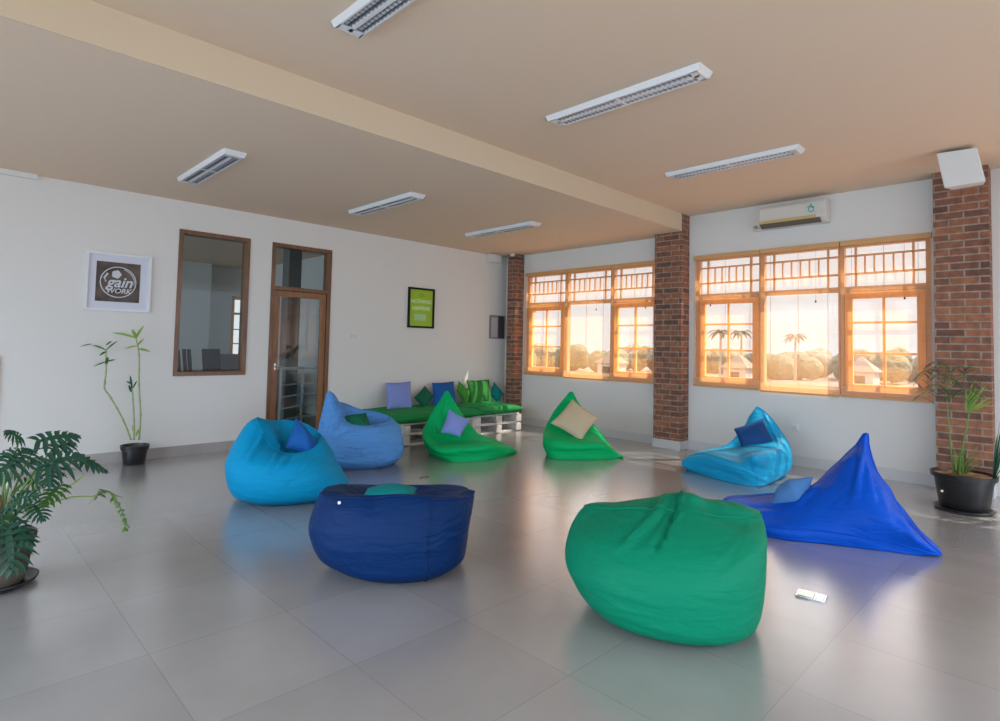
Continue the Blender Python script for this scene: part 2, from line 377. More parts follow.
MB().box(a+.03, a+.05, .0, .01, .98, 1.06).tube([(a+.04, .0, 1.02), (a+.04, -.045, 1.02), (a+.12, -.05, 1.02)], .009, 8).build('door_handle', M['chrome'], r, smooth=.6)
# wooden doorway at the very left of the wall
struct(MB().box(-7.06, -6.965, -.02, .0, 0, 1.15).build('trim_4', M['frame'], bevel=.004), 'orange wooden post at the far left of the wall')

# ------------------------------------------------------------------ the room behind the left wall
YR = 6.0
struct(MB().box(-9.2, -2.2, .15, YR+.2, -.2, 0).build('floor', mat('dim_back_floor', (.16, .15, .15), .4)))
struct(MB().box(-9.2, -2.2, .15, YR+.2, HL, HL+.1).build('ceiling', M['ceil']))
bw = MB(); bw.box(-9.2, -2.68, YR, YR+.15, 0, HL).box(-2.68, -2.36, YR, YR+.15, 0, .9).box(-2.68, -2.36, YR, YR+.15, 2.35, HL).box(-2.36, -2.2, YR, YR+.15, 0, HL)
bw.box(-9.2, -3.25, YR-.35, YR, 0, HL)
struct(bw.build('wall_far', M['wall']))
struct(MB().box(-2.30, -2.20, .15, YR, 0, HL).build('wall_end', M['wall']))
w = MB(); w.box(-9.3, -9.2, .15, YR, 0, .9).box(-9.3, -9.2, .15, YR, 2.4, HL).box(-9.3, -9.2, .15, 1.2, .9, 2.4).box(-9.3, -9.2, 4.6, YR, .9, 2.4)
struct(w.build('wall_near', M['wall']))
r = bpy.data.objects.new('window_5', None); COL.objects.link(r); r.location = (-2.52, YR, .9); struct(r)
f = MB(); f.box(-2.68, -2.63, YR-.02, YR+.1, .9, 2.35).box(-2.41, -2.36, YR-.02, YR+.1, .9, 2.35).box(-2.68, -2.36, YR-.02, YR+.1, 2.27, 2.35).box(-2.68, -2.36, YR-.02, YR+.1, .9, .98)
f.box(-2.63, -2.41, YR, YR+.05, 1.93, 1.98)
for z in (1.28, 1.6): f.box(-2.63, -2.41, YR, YR+.05, z-.012, z+.012)
f.build('window_frame', M['frame'], r)
MB().box(-2.63, -2.41, YR+.06, YR+.065, .98, 2.27).build('pane', M['glass'], r)
# concrete column and steel railing seen through the door
tag(MB().box(-3.20, -2.98, 2.0, 2.25, 0, HL).build('concrete_column', mat('grey_concrete', (.17, .17, .17), .8)), 'grey concrete column seen through the glass door', 'column')
r = thing('stair_railing', (-3.6, .95, 0), 'pale metal railing with horizontal bars seen through the glass door', 'railing')
p0, p1 = np.array([-3.80, .80]), np.array([-3.30, 1.15])
def L2(a, b, z0, z1=None): z1 = z0 if z1 is None else z1; return [(a[0], a[1], z0), (b[0], b[1], z1)]
MB().tube(L2(p0, p1, .95), .024, 10).build('handrail', M['white'], r, True)
for p in (p0, p1): MB().tube(L2(p, p, .0, .95), .02, 10).build('post', M['white'], r, True)
for z in (.2, .37, .54, .71): MB().tube(L2(p0, p1, z), .012, 8).build('bar', M['white'], r, True)
p2 = np.array([-2.45, 1.0])
MB().tube(L2(p1, p2, .95), .024, 10).build('handrail', M['white'], r, True)
for z in (.2, .37, .54, .71): MB().tube(L2(p1, p2, z), .012, 8).build('bar', M['white'], r, True)
# chairs and a table in that room
cm = mat('black_cloth', (.006, .006, .007), .9, .1)
def office_chair(x, y, rz, label):
    t = thing('office_chair', (x, y, 0), label, 'chair', 'black chairs in the room behind the wall')
    def X(b, name, sm=False):
        o = b.build(name, cm, None, sm); o.parent = t; return o
    b = MB(); b.box(-.24, .24, -.23, .23, .44, .50); X(b, 'seat')
    b = MB(); n = 8; P = np.array([[(-.23+.46*i/n, .22+.05*(j/5)-.05*math.cos((i/n-.5)*PI), .55+.48*j/5) for i in range(n+1)] for j in range(6)]); Q = P.copy(); Q[:, :, 1] += .06
    b.grid(P); b.grid(Q[:, ::-1]); o = X(b, 'backrest', True)
    for s in (-1, 1):
        b = MB().tube([(s*.25, -.12, .50), (s*.27, -.12, .66), (s*.27, .15, .68)], .016, 6); X(b, 'armrest', True)
    b = MB().tube([(0, 0, .1), (0, 0, .45)], .03, 8)
    for k in range(5): an = 2*PI*k/5; b.tube([(0, 0, .1), (.28*math.cos(an), .28*math.sin(an), .04)], .02, 6)
    X(b, 'base')
    t.rotation_euler = (0, 0, rz); t.scale = (1.05, 1.05, 1.17)
office_chair(-4.85, 1.05, 1.15, 'leftmost black chair seen through the interior window')
office_chair(-4.50, 1.75, 1.3, 'black chair right of the leftmost one, behind the interior window')
office_chair(-3.95, 2.42, .8, 'third black chair, right in front of the grey desk behind the interior window')
t = thing('desk', (-3.4, 3.2, 0), 'grey desk with a low screen panel seen through the interior window', 'desk')
dm = mat('grey_laminate', (.12, .125, .13), .5)
MB().box(-4.2, -2.7, 2.9, 3.6, .78, .82).build('tabletop', dm, t); MB().box(-3.75, -2.75, 3.6, 3.63, .5, 1.10).build('screen_panel', dm, t)
for x in (-4.16, -2.76): MB().box(x, x+.04, 2.95, 3.55, 0, .78).build('leg', dm, t)

# ------------------------------------------------------------------ ceiling lamps (all off)
def ceiling_lamp(xc, yc, z, label):
    t = thing('ceiling_lamp', (xc, yc, z), label, 'ceiling lamp', 'fluorescent louvre lamps on the ceiling')
    L_, w_ = .66, .095
    b = MB(); h = .042; inn = .085
    # wedge-sided tray: rails and end caps
    for s in (-1, 1):
        b.hexa([(xc+s*w_, yc-L_, z), (xc+s*w_*.80, yc-L_, z), (xc+s*w_*.80, yc+L_, z), (xc+s*w_, yc+L_, z), (xc+s*w_*.86, yc-L_+.02, z-h), (xc+s*w_*.74, yc-L_+.02, z-h), (xc+s*w_*.74, yc+L_-.02, z-h), (xc+s*w_*.86, yc+L_-.02, z-h)])
        y0, y1 = (yc+s*L_, yc+s*(L_-inn))
        b.hexa([(xc-w_, y0, z), (xc+w_, y0, z), (xc+w_*.9, y1, z), (xc-w_*.9, y1, z), (xc-w_*.86, y0-s*.03, z-h), (xc+w_*.86, y0-s*.03, z-h), (xc+w_*.8, y1, z-h), (xc-w_*.8, y1, z-h)])
    b.box(xc-.012, xc+.012, yc-L_+.05, yc+L_-.05, z-h, z-.002); b.box(xc-w_*.8, xc+w_*.8, yc-.012, yc+.012, z-h-.001, z-.002)
    b.build('housing', M['white'], t)
    MB().box(xc-w_*.86, xc+w_*.86, yc-L_+.03, yc+L_-.03, z-.004, z-.001).build('reflector', M['mirror'], t)
    for s in (-1, 1):
        MB().tube([(xc+s*.045, yc-L_+.09, z-.02), (xc+s*.045, yc+L_-.09, z-.02)], .013, 10).build('tube', M['tube'], t, True)
    lv = MB(); n = 30
    for k in range(n):
        y = yc-L_+.10+(2*L_-.20)*k/(n-1)
        lv.box(xc-w_*.78, xc+w_*.78, y-.0012, y+.0012, z-h+.001, z-.008)
    lv.build('louvre', M['mirror'], t)
ceiling_lamp(-5.79, -5.03, HH, 'nearest louvre lamp, cut off by the top edge of the picture')
ceiling_lamp(-3.90, -5.04, HH, 'long louvre lamp in the middle of the high ceiling')
ceiling_lamp(-1.92, -4.99, HH, 'louvre lamp on the high ceiling nearest the air conditioner')
ceiling_lamp(-5.67, -1.68, HL, 'louvre lamp on the low ceiling above the interior window')
ceiling_lamp(-3.79, -1.75, HL, 'louvre lamp in the middle of the low ceiling, above the door')
ceiling_lamp(-1.91, -1.77, HL, 'farthest louvre lamp on the low ceiling, near the corner pillar')

# ------------------------------------------------------------------ air conditioner
t = thing('air_conditioner', (0, -4.96, 2.9), 'white wall air conditioner with a yellowed louvre above the near window', 'air conditioner')
y0, y1 = -5.35, -4.60
prof = [(0, 2.880), (-.13, 2.880), (-.185, 2.925), (-.20, 2.970), (-.195, 3.110), (-.17, 3.145), (0, 3.145)]
b = MB(); k = len(prof)
for y in (y0, y1): b.v += [(x, y, z) for x, z in prof]
b.f = [tuple(range(k)), tuple(range(2*k-1, k-1, -1))] + [(i, (i+1) % k, k+(i+1) % k, k+i) for i in range(k)]
b.build('body', M['offwhite'], t, bevel=.012)
MB().hexa([(-.135, y0+.06, 2.876), (-.135, y1-.01, 2.876), (-.13, y1-.01, 2.882), (-.13, y0+.06, 2.882), (-.205, y0+.06, 2.922), (-.205, y1-.01, 2.922), (-.190, y1-.01, 2.930), (-.190, y0+.06, 2.930)]).build('outlet_slot', mat('vent_grey', (.12, .11, .10), .6), t)
MB().hexa([(-.192, y0+.10, 2.925), (-.192, y1, 2.925), (-.196, y1, 2.925), (-.196, y0+.10, 2.925), (-.204, y0+.10, 2.960), (-.204, y1, 2.960), (-.210, y1, 2.955), (-.210, y0+.10, 2.955)]).build('louvre_flap', mat('yellowed_plastic', (.62, .45, .17), .5), t)
MB().box(-.2045, -.198, y0+.09, y0+.21, 2.990, 3.100).build('energy_sticker', mat('pale_sticker', (.55, .66, .62), .5), t)
MB().tube([(-.209, y0+.15+.028*math.cos(a), 3.025+.028*math.sin(a)) for a in np.linspace(0, 2*PI, 14)[:-1]], .004, 5, True).tube([(-.209, y0+.19, 3.055), (-.209, y0+.15, 3.068), (-.209, y0+.12, 3.045)], .006, 5).tube([(-.209, y0+.15, 3.068), (-.209, y0+.155, 3.095)], .004, 5).build('sticker_emblem', mat('sticker_teal', (.10, .26, .28), .5), t)
MB().tube([(-.08, y1-.01, 2.900), (-.08, y1+.06, 2.885), (-.07, y1+.10, 2.900), (-.04, y1+.12, 2.930), (0, y1+.125, 2.940)], .022, 10).build('hose', M['offwhite'], t, True)
# loudspeaker hung from the ceiling, tilted down
t = thing('loudspeaker', (-1.0, -6.62, HH), 'white box loudspeaker hung under the ceiling before the last pillar', 'speaker')
sp = [on(936, 153, 2, 3.16), on(978, 147, 2, 3.15)]
tl, tr = sp
tl = CP+ray(936, 153)*((-1.02-CP[0])/ray(936, 153)[0]); tr = CP+ray(977, 147)*((-1.02-CP[0])/ray(977, 147)[0])
bl = CP+ray(944, 188)*((-.90-CP[0])/ray(944, 188)[0]); br = CP+ray(986, 181)*((-.90-CP[0])/ray(986, 181)[0])
dz = 3.19-max(tl[2], tr[2])
if dz < 0:
    for p in (tl, tr, bl, br): p[2] += dz
bk = np.array([.20, 0, .02])
def bk_(p, s): q = p+bk; q[2] = min(q[2], 3.2); q[1] += s*.03; return q
MB().hexa([bl, br, tr, tl, bk_(bl, -1), bk_(br, 1), bk_(tr, 1), bk_(tl, -1)]).build('cabinet', mat('speaker_white', (.70, .68, .66), .5), t, bevel=.01)
c_ = (tl+tr)/2
MB().box(c_[0]+.12, c_[0]+.22, c_[1]-.04, c_[1]+.04, 3.10, HH).build('bracket', M['dark'], t)
tag(MB().lathe([(.001, 0), (.03, .005), (.045, .03), (.045, .05)], -.27, -.40, 20, HL-.05).build('ceiling_sensor', M['white'], smooth=True), 'small white dome sensor on the ceiling at the corner pillar', 'sensor')

# ------------------------------------------------------------------ wall pictures, sockets
def text_mesh(txt, size, m, loc, parent, name='lettering', sx=1.0, ital=0):
    cu = bpy.data.curves.new(name, 'FONT'); cu.body = txt; cu.size = size; cu.extrude = .0008; cu.align_x = 'CENTER'; cu.align_y = 'CENTER'; cu.shear = ital; cu.offset = size*.02
    o = bpy.data.objects.new('tmp', cu); COL.objects.link(o); bpy.context.view_layer.update()
    me = bpy.data.meshes.new_from_object(o.evaluated_get(bpy.context.evaluated_depsgraph_get())); bpy.data.objects.remove(o); bpy.data.curves.remove(cu)
    me.transform(Matrix.Translation(Vector(loc)) @ Matrix.Rotation(PI/2, 4, 'X') @ Matrix.Diagonal((sx, 1, 1, 1)))
    me.transform(Matrix.Translation(-parent.location)); q = bpy.data.objects.new(name, me); COL.objects.link(q); q.parent = parent
    me.materials.clear(); me.materials.append(m); return q
px0, px1, pz0, pz1 = -6.325, -5.712, 1.640, 2.275
t = thing('framed_picture', ((px0+px1)/2, 0, pz0), 'square white framed picture with a round white emblem on dark wood', 'picture')
fr = .028
MB().box(px0, px1, -.03, 0, pz0, pz0+fr).box(px0, px1, -.03, 0, pz1-fr, pz1).box(px0, px0+fr, -.03, 0, pz0+fr, pz1-fr).box(px1-fr, px1, -.03, 0, pz0+fr, pz1-fr).build('frame', M['white'], t, bevel=.003)
MB().box(px0+fr, px1-fr, -.012, -.002, pz0+fr, pz1-fr).build('mat_board', mat('mat_board', (.66, .67, .76), .8), t)
cx, cz = (px0+px1)/2-.005, (pz0+pz1)/2
MB().box(cx-.205, cx+.205, -.0145, -.012, cz-.215, cz+.215).build('print', mat('dark_timber_print', (.085, .062, .052), .5, var=(6, .75)), t)
em = mat('emblem_white', (.62, .62, .66), .6)
e = MB().tube([(cx+.165*math.cos(a), -.016, cz+.165*math.sin(a)) for a in np.linspace(0, 2*PI, 49)[:-1]], .006, 6, True)
e.tube([(cx+.15*math.cos(a), -.016, cz+.15*math.sin(a)) for a in np.linspace(-.2, 1.25, 14)], .0035, 5)
rr = []
for q in range(14):   # a scalloped blob
    a = 2*PI*q/14; rr.append((cx-.02+.044*math.cos(a)*(1+.1*math.cos(5*a)), -.0165, cz+.085+.044*math.sin(a)*(1+.1*math.cos(5*a))))
k = len(e.v); e.v += rr + [(x, -.0145, z) for x, _, z in rr]; e.f.append(tuple(range(k, k+14))); e.f += [(k+i, k+(i+1) % 14, k+14+(i+1) % 14, k+14+i) for i in range(14)]
e.tube([(cx-.10, -.0165, cz+.09), (cx-.13, -.0165, cz+.04), (cx-.115, -.0165, cz+.0)], .011, 6)
e.build('emblem_ring', em, t)
text_mesh('gain', .16, em, (cx+.01, -.0155, cz-.005), t, ital=.3, sx=.95); text_mesh('WORK', .075, em, (cx+.005, -.0155, cz-.098), t, ital=.2)
px0, px1, pz0, pz1 = -2.178, -1.668, 1.612, 2.248
t = thing('framed_poster', ((px0+px1)/2, 0, pz0), 'lime green poster in a thin black frame above the bench', 'poster')
fr = .03
MB().box(px0, px1, -.03, 0, pz0, pz0+fr).box(px0, px1, -.03, 0, pz1-fr, pz1).box(px0, px0+fr, -.03, 0, pz0+fr, pz1-fr).box(px1-fr, px1, -.03, 0, pz0+fr, pz1-fr).build('frame', M['dark'], t)
MB().box(px0+fr, px1-fr, -.012, -.002, pz0+fr, pz1-fr).build('poster_sheet', mat('lime_paper', (.33, .52, .03), .6), t)
lw = mat('poster_white', (.66, .80, .50), .6); cx, cz = (px0+px1)/2, (pz0+pz1)/2
text_mesh('NOTHING', .085, lw, (cx, -.0135, cz+.10), t); text_mesh('HAPPENS', .085, lw, (cx, -.0135, cz-.01), t)
MB().box(cx-.13, cx+.10, -.0135, -.012, cz-.20, cz-.10).build('print_panel', mat('poster_mint', (.36, .60, .30), .6), t)
MB().tube([(cx-.05, -.0135, cz+.20), (cx, -.0135, cz+.235), (cx+.05, -.0135, cz+.20), (cx, -.0135, cz+.185)], .006, 5, True).build('print_emblem', mat('poster_dark', (.10, .22, .02), .6), t)
t = thing('framed_photo', (-.25, 0, 1.5), 'small upright framed photo, half grey half dark, beside the corner pillar', 'picture')
MB().box(-.41, -.05, -.025, 0, 1.485, 1.90).build('frame', mat('grey_frame', (.22, .20, .21), .5), t)
MB().box(-.385, -.23, -.028, -.024, 1.51, 1.86).build('pale_print', mat('pale_print', (.50, .45, .46), .6), t)
MB().box(-.21, -.06, -.030, -.024, 1.495, 1.89).build('dark_print', mat('dark_print', (.06, .045, .055), .5), t)
def plate(name, lab, cat, o, ax, n=2):
    x, y, z = o; t = thing(name, o, lab, cat)
    if ax == 'x':
        MB().box(-.012, 0, y-.045, y+.045, z-.04, z+.04).build('plate', M['white'], t, bevel=.004)
        MB().box(-.016, -.010, y-.026, y+.026, z-.022, z+.022).build('socket_insert', M['offwhite'], t, bevel=.003)
    else:
        MB().box(x-.06, x+.06, -.012, 0, z-.04, z+.04).build('plate', M['white'], t, bevel=.004)
        for s in (-.03, .03): MB().box(x+s-.022, x+s+.022, -.017, -.010, z-.026, z+.026).build('rocker', M['offwhite'], t, bevel=.003)
plate('wall_socket', 'white power socket low on the wall under the near window', 'socket', (0, -4.95, .456), 'x')
plate('light_switch', 'white double light switch on the wall right of the door', 'switch', (-3.117, 0, 1.452), 'y')
# floor socket: a raised metal lid
t = thing('floor_socket', (-3.92, -6.33, 0), 'flat steel floor socket lid on the tiles in front of the blue bean bag', 'floor socket')
q = [on(u, v, 2, .012) for u, v in ((799, 588), (829, 595), (821, 601.5), (797.5, 594.5))]
q = [np.array(p) for p in q]; c0 = sum(q)/4
e1 = (q[1]-q[0]); e1 /= np.linalg.norm(e1); e2 = np.array([-e1[1], e1[0], 0]); W2, H2 = .074, .056
def rect(a0, a1, b0, b1, z0, z1): return [tuple(c0*(1, 1, 0)+e1*a+e2*b+np.array([0, 0, z])) for z in (z0, z1) for a, b in ((a0, b0), (a1, b0), (a1, b1), (a0, b1))]
MB().hexa(rect(-W2, W2, -H2, H2, 0, .010)).build('base_plate', M['chrome'], t, bevel=.002)
MB().hexa(rect(-W2+.01, W2*.2, -H2+.01, H2-.01, .010, .014)).build('lid', mat('pale_brass', (.75, .72, .64), .25, .5, .8), t, bevel=.001)
MB().hexa(rect(W2*.3, W2-.012, -H2+.012, H2-.012, .010, .0125)).build('latch', M['mirror'], t)
tag(MB().tube([(0, 0, 0), (.05, .02, .002), (.08, -.01, .003), (.12, .01, .002)], .004, 6).build('twig', M['soil'], smooth=True), 'small dark scrap lying on the tiles before the green pyramid bag', 'debris').location = [float(c) for c in on(420, 478, 2, .005)]

# ------------------------------------------------------------------ soft things
def cr(P, M_, closed):
    """Catmull-Rom resampling along axis 0"""
    P = np.asarray(P, float); n = len(P); out = []
    segs = n if closed else n-1
    for i in range(segs):
        if closed: a, b, c, d = P[i-1], P[i], P[(i+1) % n], P[(i+2) % n]
        else:
            b, c = P[i], P[i+1]; a = P[i-1] if i else 2*b-c; d = P[i+2] if i+2 < n else 2*c-b
        for k in range(M_):
            t = k/M_; out.append(.5*((2*b)+(-a+c)*t+(2*a-5*b+4*c-d)*t*t+(-a+3*b-3*c+d)*t**3))
    if not closed: out.append(P[-1])
    return np.array(out)
class Spot:
    """local frame on the floor: a to the right, b away from the viewer, z up"""
    def __init__(s, u, v):
        s.G = on(u, v, 2, 0.); e = (s.G-CP)*(1, 1, 0); s.eb = e/np.linalg.norm(e); s.ea = np.array([s.eb[1], -s.eb[0], 0])
    def loc(s, a, b, z): return s.G+a*s.ea+b*s.eb+np.array([0, 0, z])
    def pt(s, u, v, b=0):
        if v >= 5:
            d = ray(u, v); t = (b-(CP-s.G)@s.eb)/(d@s.eb); return CP+t*d
        o = s.G+b*s.eb+np.array([0, 0, v])-CP; k = (u-500)/FPX
        a = (k*(o@fw)-o@RX)/((s.ea@RX)-k*(s.ea@fw)); return o+CP+a*s.ea
    def ab(s, p): q = p-s.G; return q@s.ea, q@s.eb, q[2]
    def E(s, uL, vL, uR, vR, bf, bb, zf, zb, n=2.3, N=16, sk=0):
        L_, R_ = s.pt(uL, vL), s.pt(uR, vR); a0, _, z0 = s.ab(L_); a1, _, z1 = s.ab(R_); out = []
        for i in range(N):
            th = 2*PI*i/N; c, q = math.cos(th), math.sin(th)
            cc = math.copysign(abs(c)**(2/n), c); qq = math.copysign(abs(q)**(2/n), q)
            a = (a0+a1)/2+(a1-a0)/2*cc; b = (bf+bb)/2+(bb-bf)/2*qq
            z = c*c*(z1 if c > 0 else z0)+q*q*(zb if q > 0 else zf); out.append(s.loc(a, b+sk*c, max(z, 0)))
        return out
    def base(s, pts):
        s.bp = [on(u, v, 2, 0.) for u, v in pts]; s.bb = [s.ab(p)[1] for p in s.bp]; return [p.copy() for p in s.bp]
    def ring(s, pts):
        out = []
        for i, p in enumerate(pts): out.append(s.pt(p[0], p[1], p[2] if len(p) > 2 else s.bb[i]))
        return out
def vnoise(P, sc_, seed):
    r = np.random.RandomState(seed); o = np.zeros(len(P))
    for _ in range(7):
        k = r.normal(size=3); k *= sc_*(.6+r.rand())/np.linalg.norm(k); o += np.sin(P@k+r.rand()*6.28)
    return o/7
def loft_bag(t, spot, rings, m, wr=(), push=(), seed=1, namp=.006, seams=(), hseams=(), Mr=7, K=6, name='cover'):
    R0 = np.array(rings); nl, N = R0.shape[:2]
    S = np.array([cr(r_, Mr, True) for r_ in R0])                       # levels x around
    S = cr(S, K, False)                                                 # finer levels
    h, w_ = S.shape[:2]
    # normals
    du = np.roll(S, -1, 1)-np.roll(S, 1, 1); dv = np.gradient(S, axis=0); nn = np.cross(du, dv); nn /= (np.linalg.norm(nn, axis=2, keepdims=True)+1e-9)
    c = S.reshape(-1, 3).mean(0)
    if ((S[h//3]-c)*nn[h//3]).sum() < 0: nn = -nn
    P = S.reshape(-1, 3); nrm = nn.reshape(-1, 3); Q = P-spot.G
    A = Q@spot.ea; B = Q@spot.eb; Z = P[:, 2]
    d = namp*vnoise(P*np.array([1, 1, 1.8]), 9, seed)+namp*.5*vnoise(P*np.array([1, 1, 2.5]), 22, seed+5)
    front = np.clip(-(nrm@spot.eb)*3+.6, 0, 1)
    for (u0, v0, u1, v1, b, wd, amp) in wr:
        a0, _, z0 = spot.ab(spot.pt(u0, v0, b)); a1, _, z1 = spot.ab(spot.pt(u1, v1, b))
        dx, dz_ = a1-a0, z1-z0; L_ = dx*dx+dz_*dz_; s = np.clip(((A-a0)*dx+(Z-z0)*dz_)/L_, 0, 1)
        dist = np.hypot(A-a0-s*dx, Z-z0-s*dz_); env = np.clip(np.sin(np.clip(s, 0.02, .98)*PI)*1.5, 0, 1)
        q = dist/wd; d += amp*(1-2*q*q)*np.exp(-q*q)*env*front
    d *= np.clip(Z/.05, 0, 1)
    P = P+nrm*d[:, None]
    for (u, v, b, rad, da, db, dz_) in push:
        c_ = spot.pt(u, v, b); g = np.exp(-((P-c_)**2).sum(1)/rad**2); P = P+g[:, None]*(da*spot.ea+db*spot.eb+np.array([0, 0, dz_]))
    P[:, 2] = np.maximum(P[:, 2], .002)
    S = P.reshape(h, w_, 3)
    b = MB(); b.v = [tuple(p) for p in P]
    for i in range(h-1):
        for j in range(w_): b.f.append((i*w_+j, i*w_+(j+1) % w_, (i+1)*w_+(j+1) % w_, (i+1)*w_+j))
    for row in (0, h-1):
        b.v.append(tuple(S[row].mean(0))); q = len(b.v)-1; b.f += [(row*w_+j, row*w_+(j+1) % w_, q) for j in range(w_)]
    b.build(name, m, t, True)
    sm = MB(); n0 = 0
    for (col, l0, l1) in seams:
        j = int(col*Mr) % w_; pts = [S[i, j]+nrm.reshape(h, w_, 3)[i, j]*.002 for i in range(int(l0*K), min(h, int(l1*K)+1))]; sm.tube(pts, .0045, 6); n0 = 1
    for (lv, c0_, c1_) in hseams:
        i = min(h-1, int(lv*K)); idx = range(int(c0_*Mr), int(c1_*Mr)+1); sm.tube([S[i, j % w_]+nrm.reshape(h, w_, 3)[i, j % w_]*.002 for j in idx], .005, 6); n0 = 1
    if n0: sm.build('piping', m, t, True)
    return S
def cushion(corners, T, m, label, group=None, k=.07, name='cushion', push=None, nrm=None):
    c = [np.array(p, float) for p in corners]; n = 22
    g = np.linspace(-1, 1, n+1); g = np.sign(g)*(1-(1-np.abs(g))**1.25)
    no = np.cross(c[1]-c[0], c[3]-c[0]); no /= np.linalg.norm(no)
    ctr = sum(c)/4; t = thing(name, ctr, label, 'cushion', group)
    top = np.zeros((n+1, n+1, 3)); bot = top.copy(); mid = top.copy()
    for i, y in enumerate(g):
        for j, x in enumerate(g):
            x2 = x*(1-k*(1-y*y)); y2 = y*(1-k*(1-x*x)); a, b = (x2+1)/2, (y2+1)/2
            p = c[0]*(1-a)*(1-b)+c[1]*a*(1-b)+c[2]*a*b+c[3]*(1-a)*b
            hgt = T/2*max(0, (1-x*x)*(1-y*y))**.5*(1+.05*math.sin(5*x+3*y))
            top[i, j] = p+no*hgt; bot[i, j] = p-no*hgt; mid[i, j] = p
    b = MB().grid(top).grid(bot[:, ::-1]); b.build('cushion_cover', m, t, True)
    bd = [mid[0, j] for j in range(n)]+[mid[i, n] for i in range(n)]+[mid[n, n-j] for j in range(n)]+[mid[n-i, 0] for i in range(n)]
    MB().tube(bd, .004, 5, True).build('piping', m, t, True)
    return t
def bagthing(u, v, label, name='bean_bag'):
    s = Spot(u, v); return s, thing(name, s.G, label, 'bean bag')
#BAGS
# 1 emerald bag in front
s, t = bagthing(672, 606, 'large emerald green round bean bag nearest the viewer')
E = s.E
S = loft_bag(t, s, [E(618, 0, 744, 0, -.40, .33, 0, 0), E(590, .06, 756, .055, -.50, .41, .06, .05), E(574, .17, 762, .17, -.53, .45, .17, .17), E(568, 545, 765, 548, -.52, .46, .30, .29),
    E(571, 526, 766, 531, -.42, .44, .42, .37), E(581, 513, 764.5, 521, -.20, .38, .525, .41, 2.0), E(590, 509.5, 759, 514, -.04, .25, .555, .44, 2.0), E(622, 507, 736, 508, .05, .16, .555, .47, 2.0)],
    M['green'], seed=4, namp=.005, K=8, Mr=10,
    wr=[(678, 503, 620, 540, -.25, .018, .024), (684, 505, 650, 547, -.25, .014, -.018), (692, 503, 660, 544, -.3, .014, .019), (694, 512, 740, 528, -.3, .018, .014), (700, 505, 765, 528, -.2, .022, .016),
        (590, 565, 640, 572, -.4, .012, .009), (600, 580, 650, 588, -.4, .012, .009), (610, 598, 660, 604, -.4, .013, .009), (606, 560, 650, 563, -.4, .01, .007), (625, 608, 672, 622, -.4, .012, .008),
        (752, 545, 715, 560, -.4, .012, .007), (755, 560, 712, 575, -.4, .012, .007), (750, 575, 712, 590, -.4, .012, .006), (760, 530, 730, 560, -.3, .012, .006), (655, 520, 654, 560, -.4, .01, .006)],
    push=[(685, 505, .0, .11, 0, 0, .045), (697, 497, -.02, .04, 0, -.03, .01), (590, 512, 0, .09, -.01, 0, .02)], hseams=[(5.3, 0, 16)])
# 2 navy bag
s, t = bagthing(400, 560, 'navy blue round bean bag with sunken top and small white logo')
E = s.E
loft_bag(t, s, [E(354, 0, 450, 0, -.36, .28, 0, 0), E(334, .06, 461, .055, -.45, .36, .055, .05), E(320, 547, 465, 545, -.48, .40, .15, .13), E(311, 526, 468, 524, -.49, .43, .26, .24),
    E(313, 510, 470.5, 508, -.46, .44, .38, .31), E(320, 495, 471, 496, -.40, .43, .475, .35), E(325, 491, 469, 492, -.34, .40, .495, .36), E(340, .45, 455, .40, -.27, .34, .465, .345),
    E(356, .38, 440, .36, -.18, .22, .40, .34), E(380, .34, 420, .33, -.06, .08, .36, .33)],
    M['navy'], seed=9, namp=.006, K=7, Mr=9,
    wr=[(400, 520, 465, 542, -.4, .014, .012), (420, 535, 468, 532, -.4, .014, -.012), (325, 545, 350, 566, -.4, .012, .008), (395, 545, 440, 548, -.42, .014, .008), (340, 555, 365, 578, -.4, .012, .008), (430, 520, 466, 516, -.4, .014, .008)],
    push=[(445, 505, -.4, .10, 0, 0, -.03), (324, 494, -.15, .07, -.02, 0, .025), (469, 496, -.05, .07, .02, 0, .02), (372, 495, -.4, .07, 0, .02, -.02)], hseams=[(5.5, 0, 16)], seams=[(13, 0, 5.5)])
p = s.pt(339.5, 502, -.36)
lg = MB().lathe([(.001, .0), (.009, .0), (.009, .004), (.001, .005)], 0, 0, 14); o = lg.build('logo_patch', M['white']); o.parent = t; o.location = Vector(p)-t.location-Vector(s.eb)*.012; o.rotation_euler = (-Vector(s.eb)).to_track_quat('Z', 'Y').to_euler(); o['label'] = 'small white round logo patch'
cushion([s.pt(359, 499.5, -.33), s.pt(415, 496.5, -.30), s.pt(417, 488, .02), s.pt(368, 488.5, .0)], .10, M['cteal'], 'teal cushion lying in the top of the navy bean bag')
# 3 cyan bag
s, t = bagthing(288, 495, 'big cyan round bean bag with a blue cushion, left of the room')
E = s.E
loft_bag(t, s, [E(243, 0, 336, 0, -.34, .36, 0, 0), E(231, .08, 347, .06, -.46, .44, .07, .07), E(225.5, 471, 348, 481, -.50, .46, .19, .19), E(226, 459, 341, 466, -.47, .46, .32, .31),
    E(233, 445, 333, 452, -.40, .44, .37, .45), E(244, 431, 326, 442, -.28, .41, .40, .56), E(258, 423.5, 322, 439.5, -.16, .36, .385, .60), E(272, .58, 317, .44, -.08, .30, .34, .55),
    E(280, .44, 312, .36, 0, .22, .30, .42), E(288, .32, 306, .32, .05, .12, .30, .32)],
    M['cyan'], seed=12, namp=.012, K=6, Mr=8,
    wr=[(270, 432, 245, 462, -.3, .025, .02), (283, 448, 262, 478, -.4, .02, .016), (295, 455, 270, 480, -.4, .02, -.014), (300, 460, 280, 488, -.4, .02, .012), (268, 428, 262, 450, -.2, .02, -.016), (310, 462, 290, 478, -.4, .018, .01)],
    push=[(262, 428, .05, .16, -.02, 0, .045)], hseams=[(6, 0, 16)])
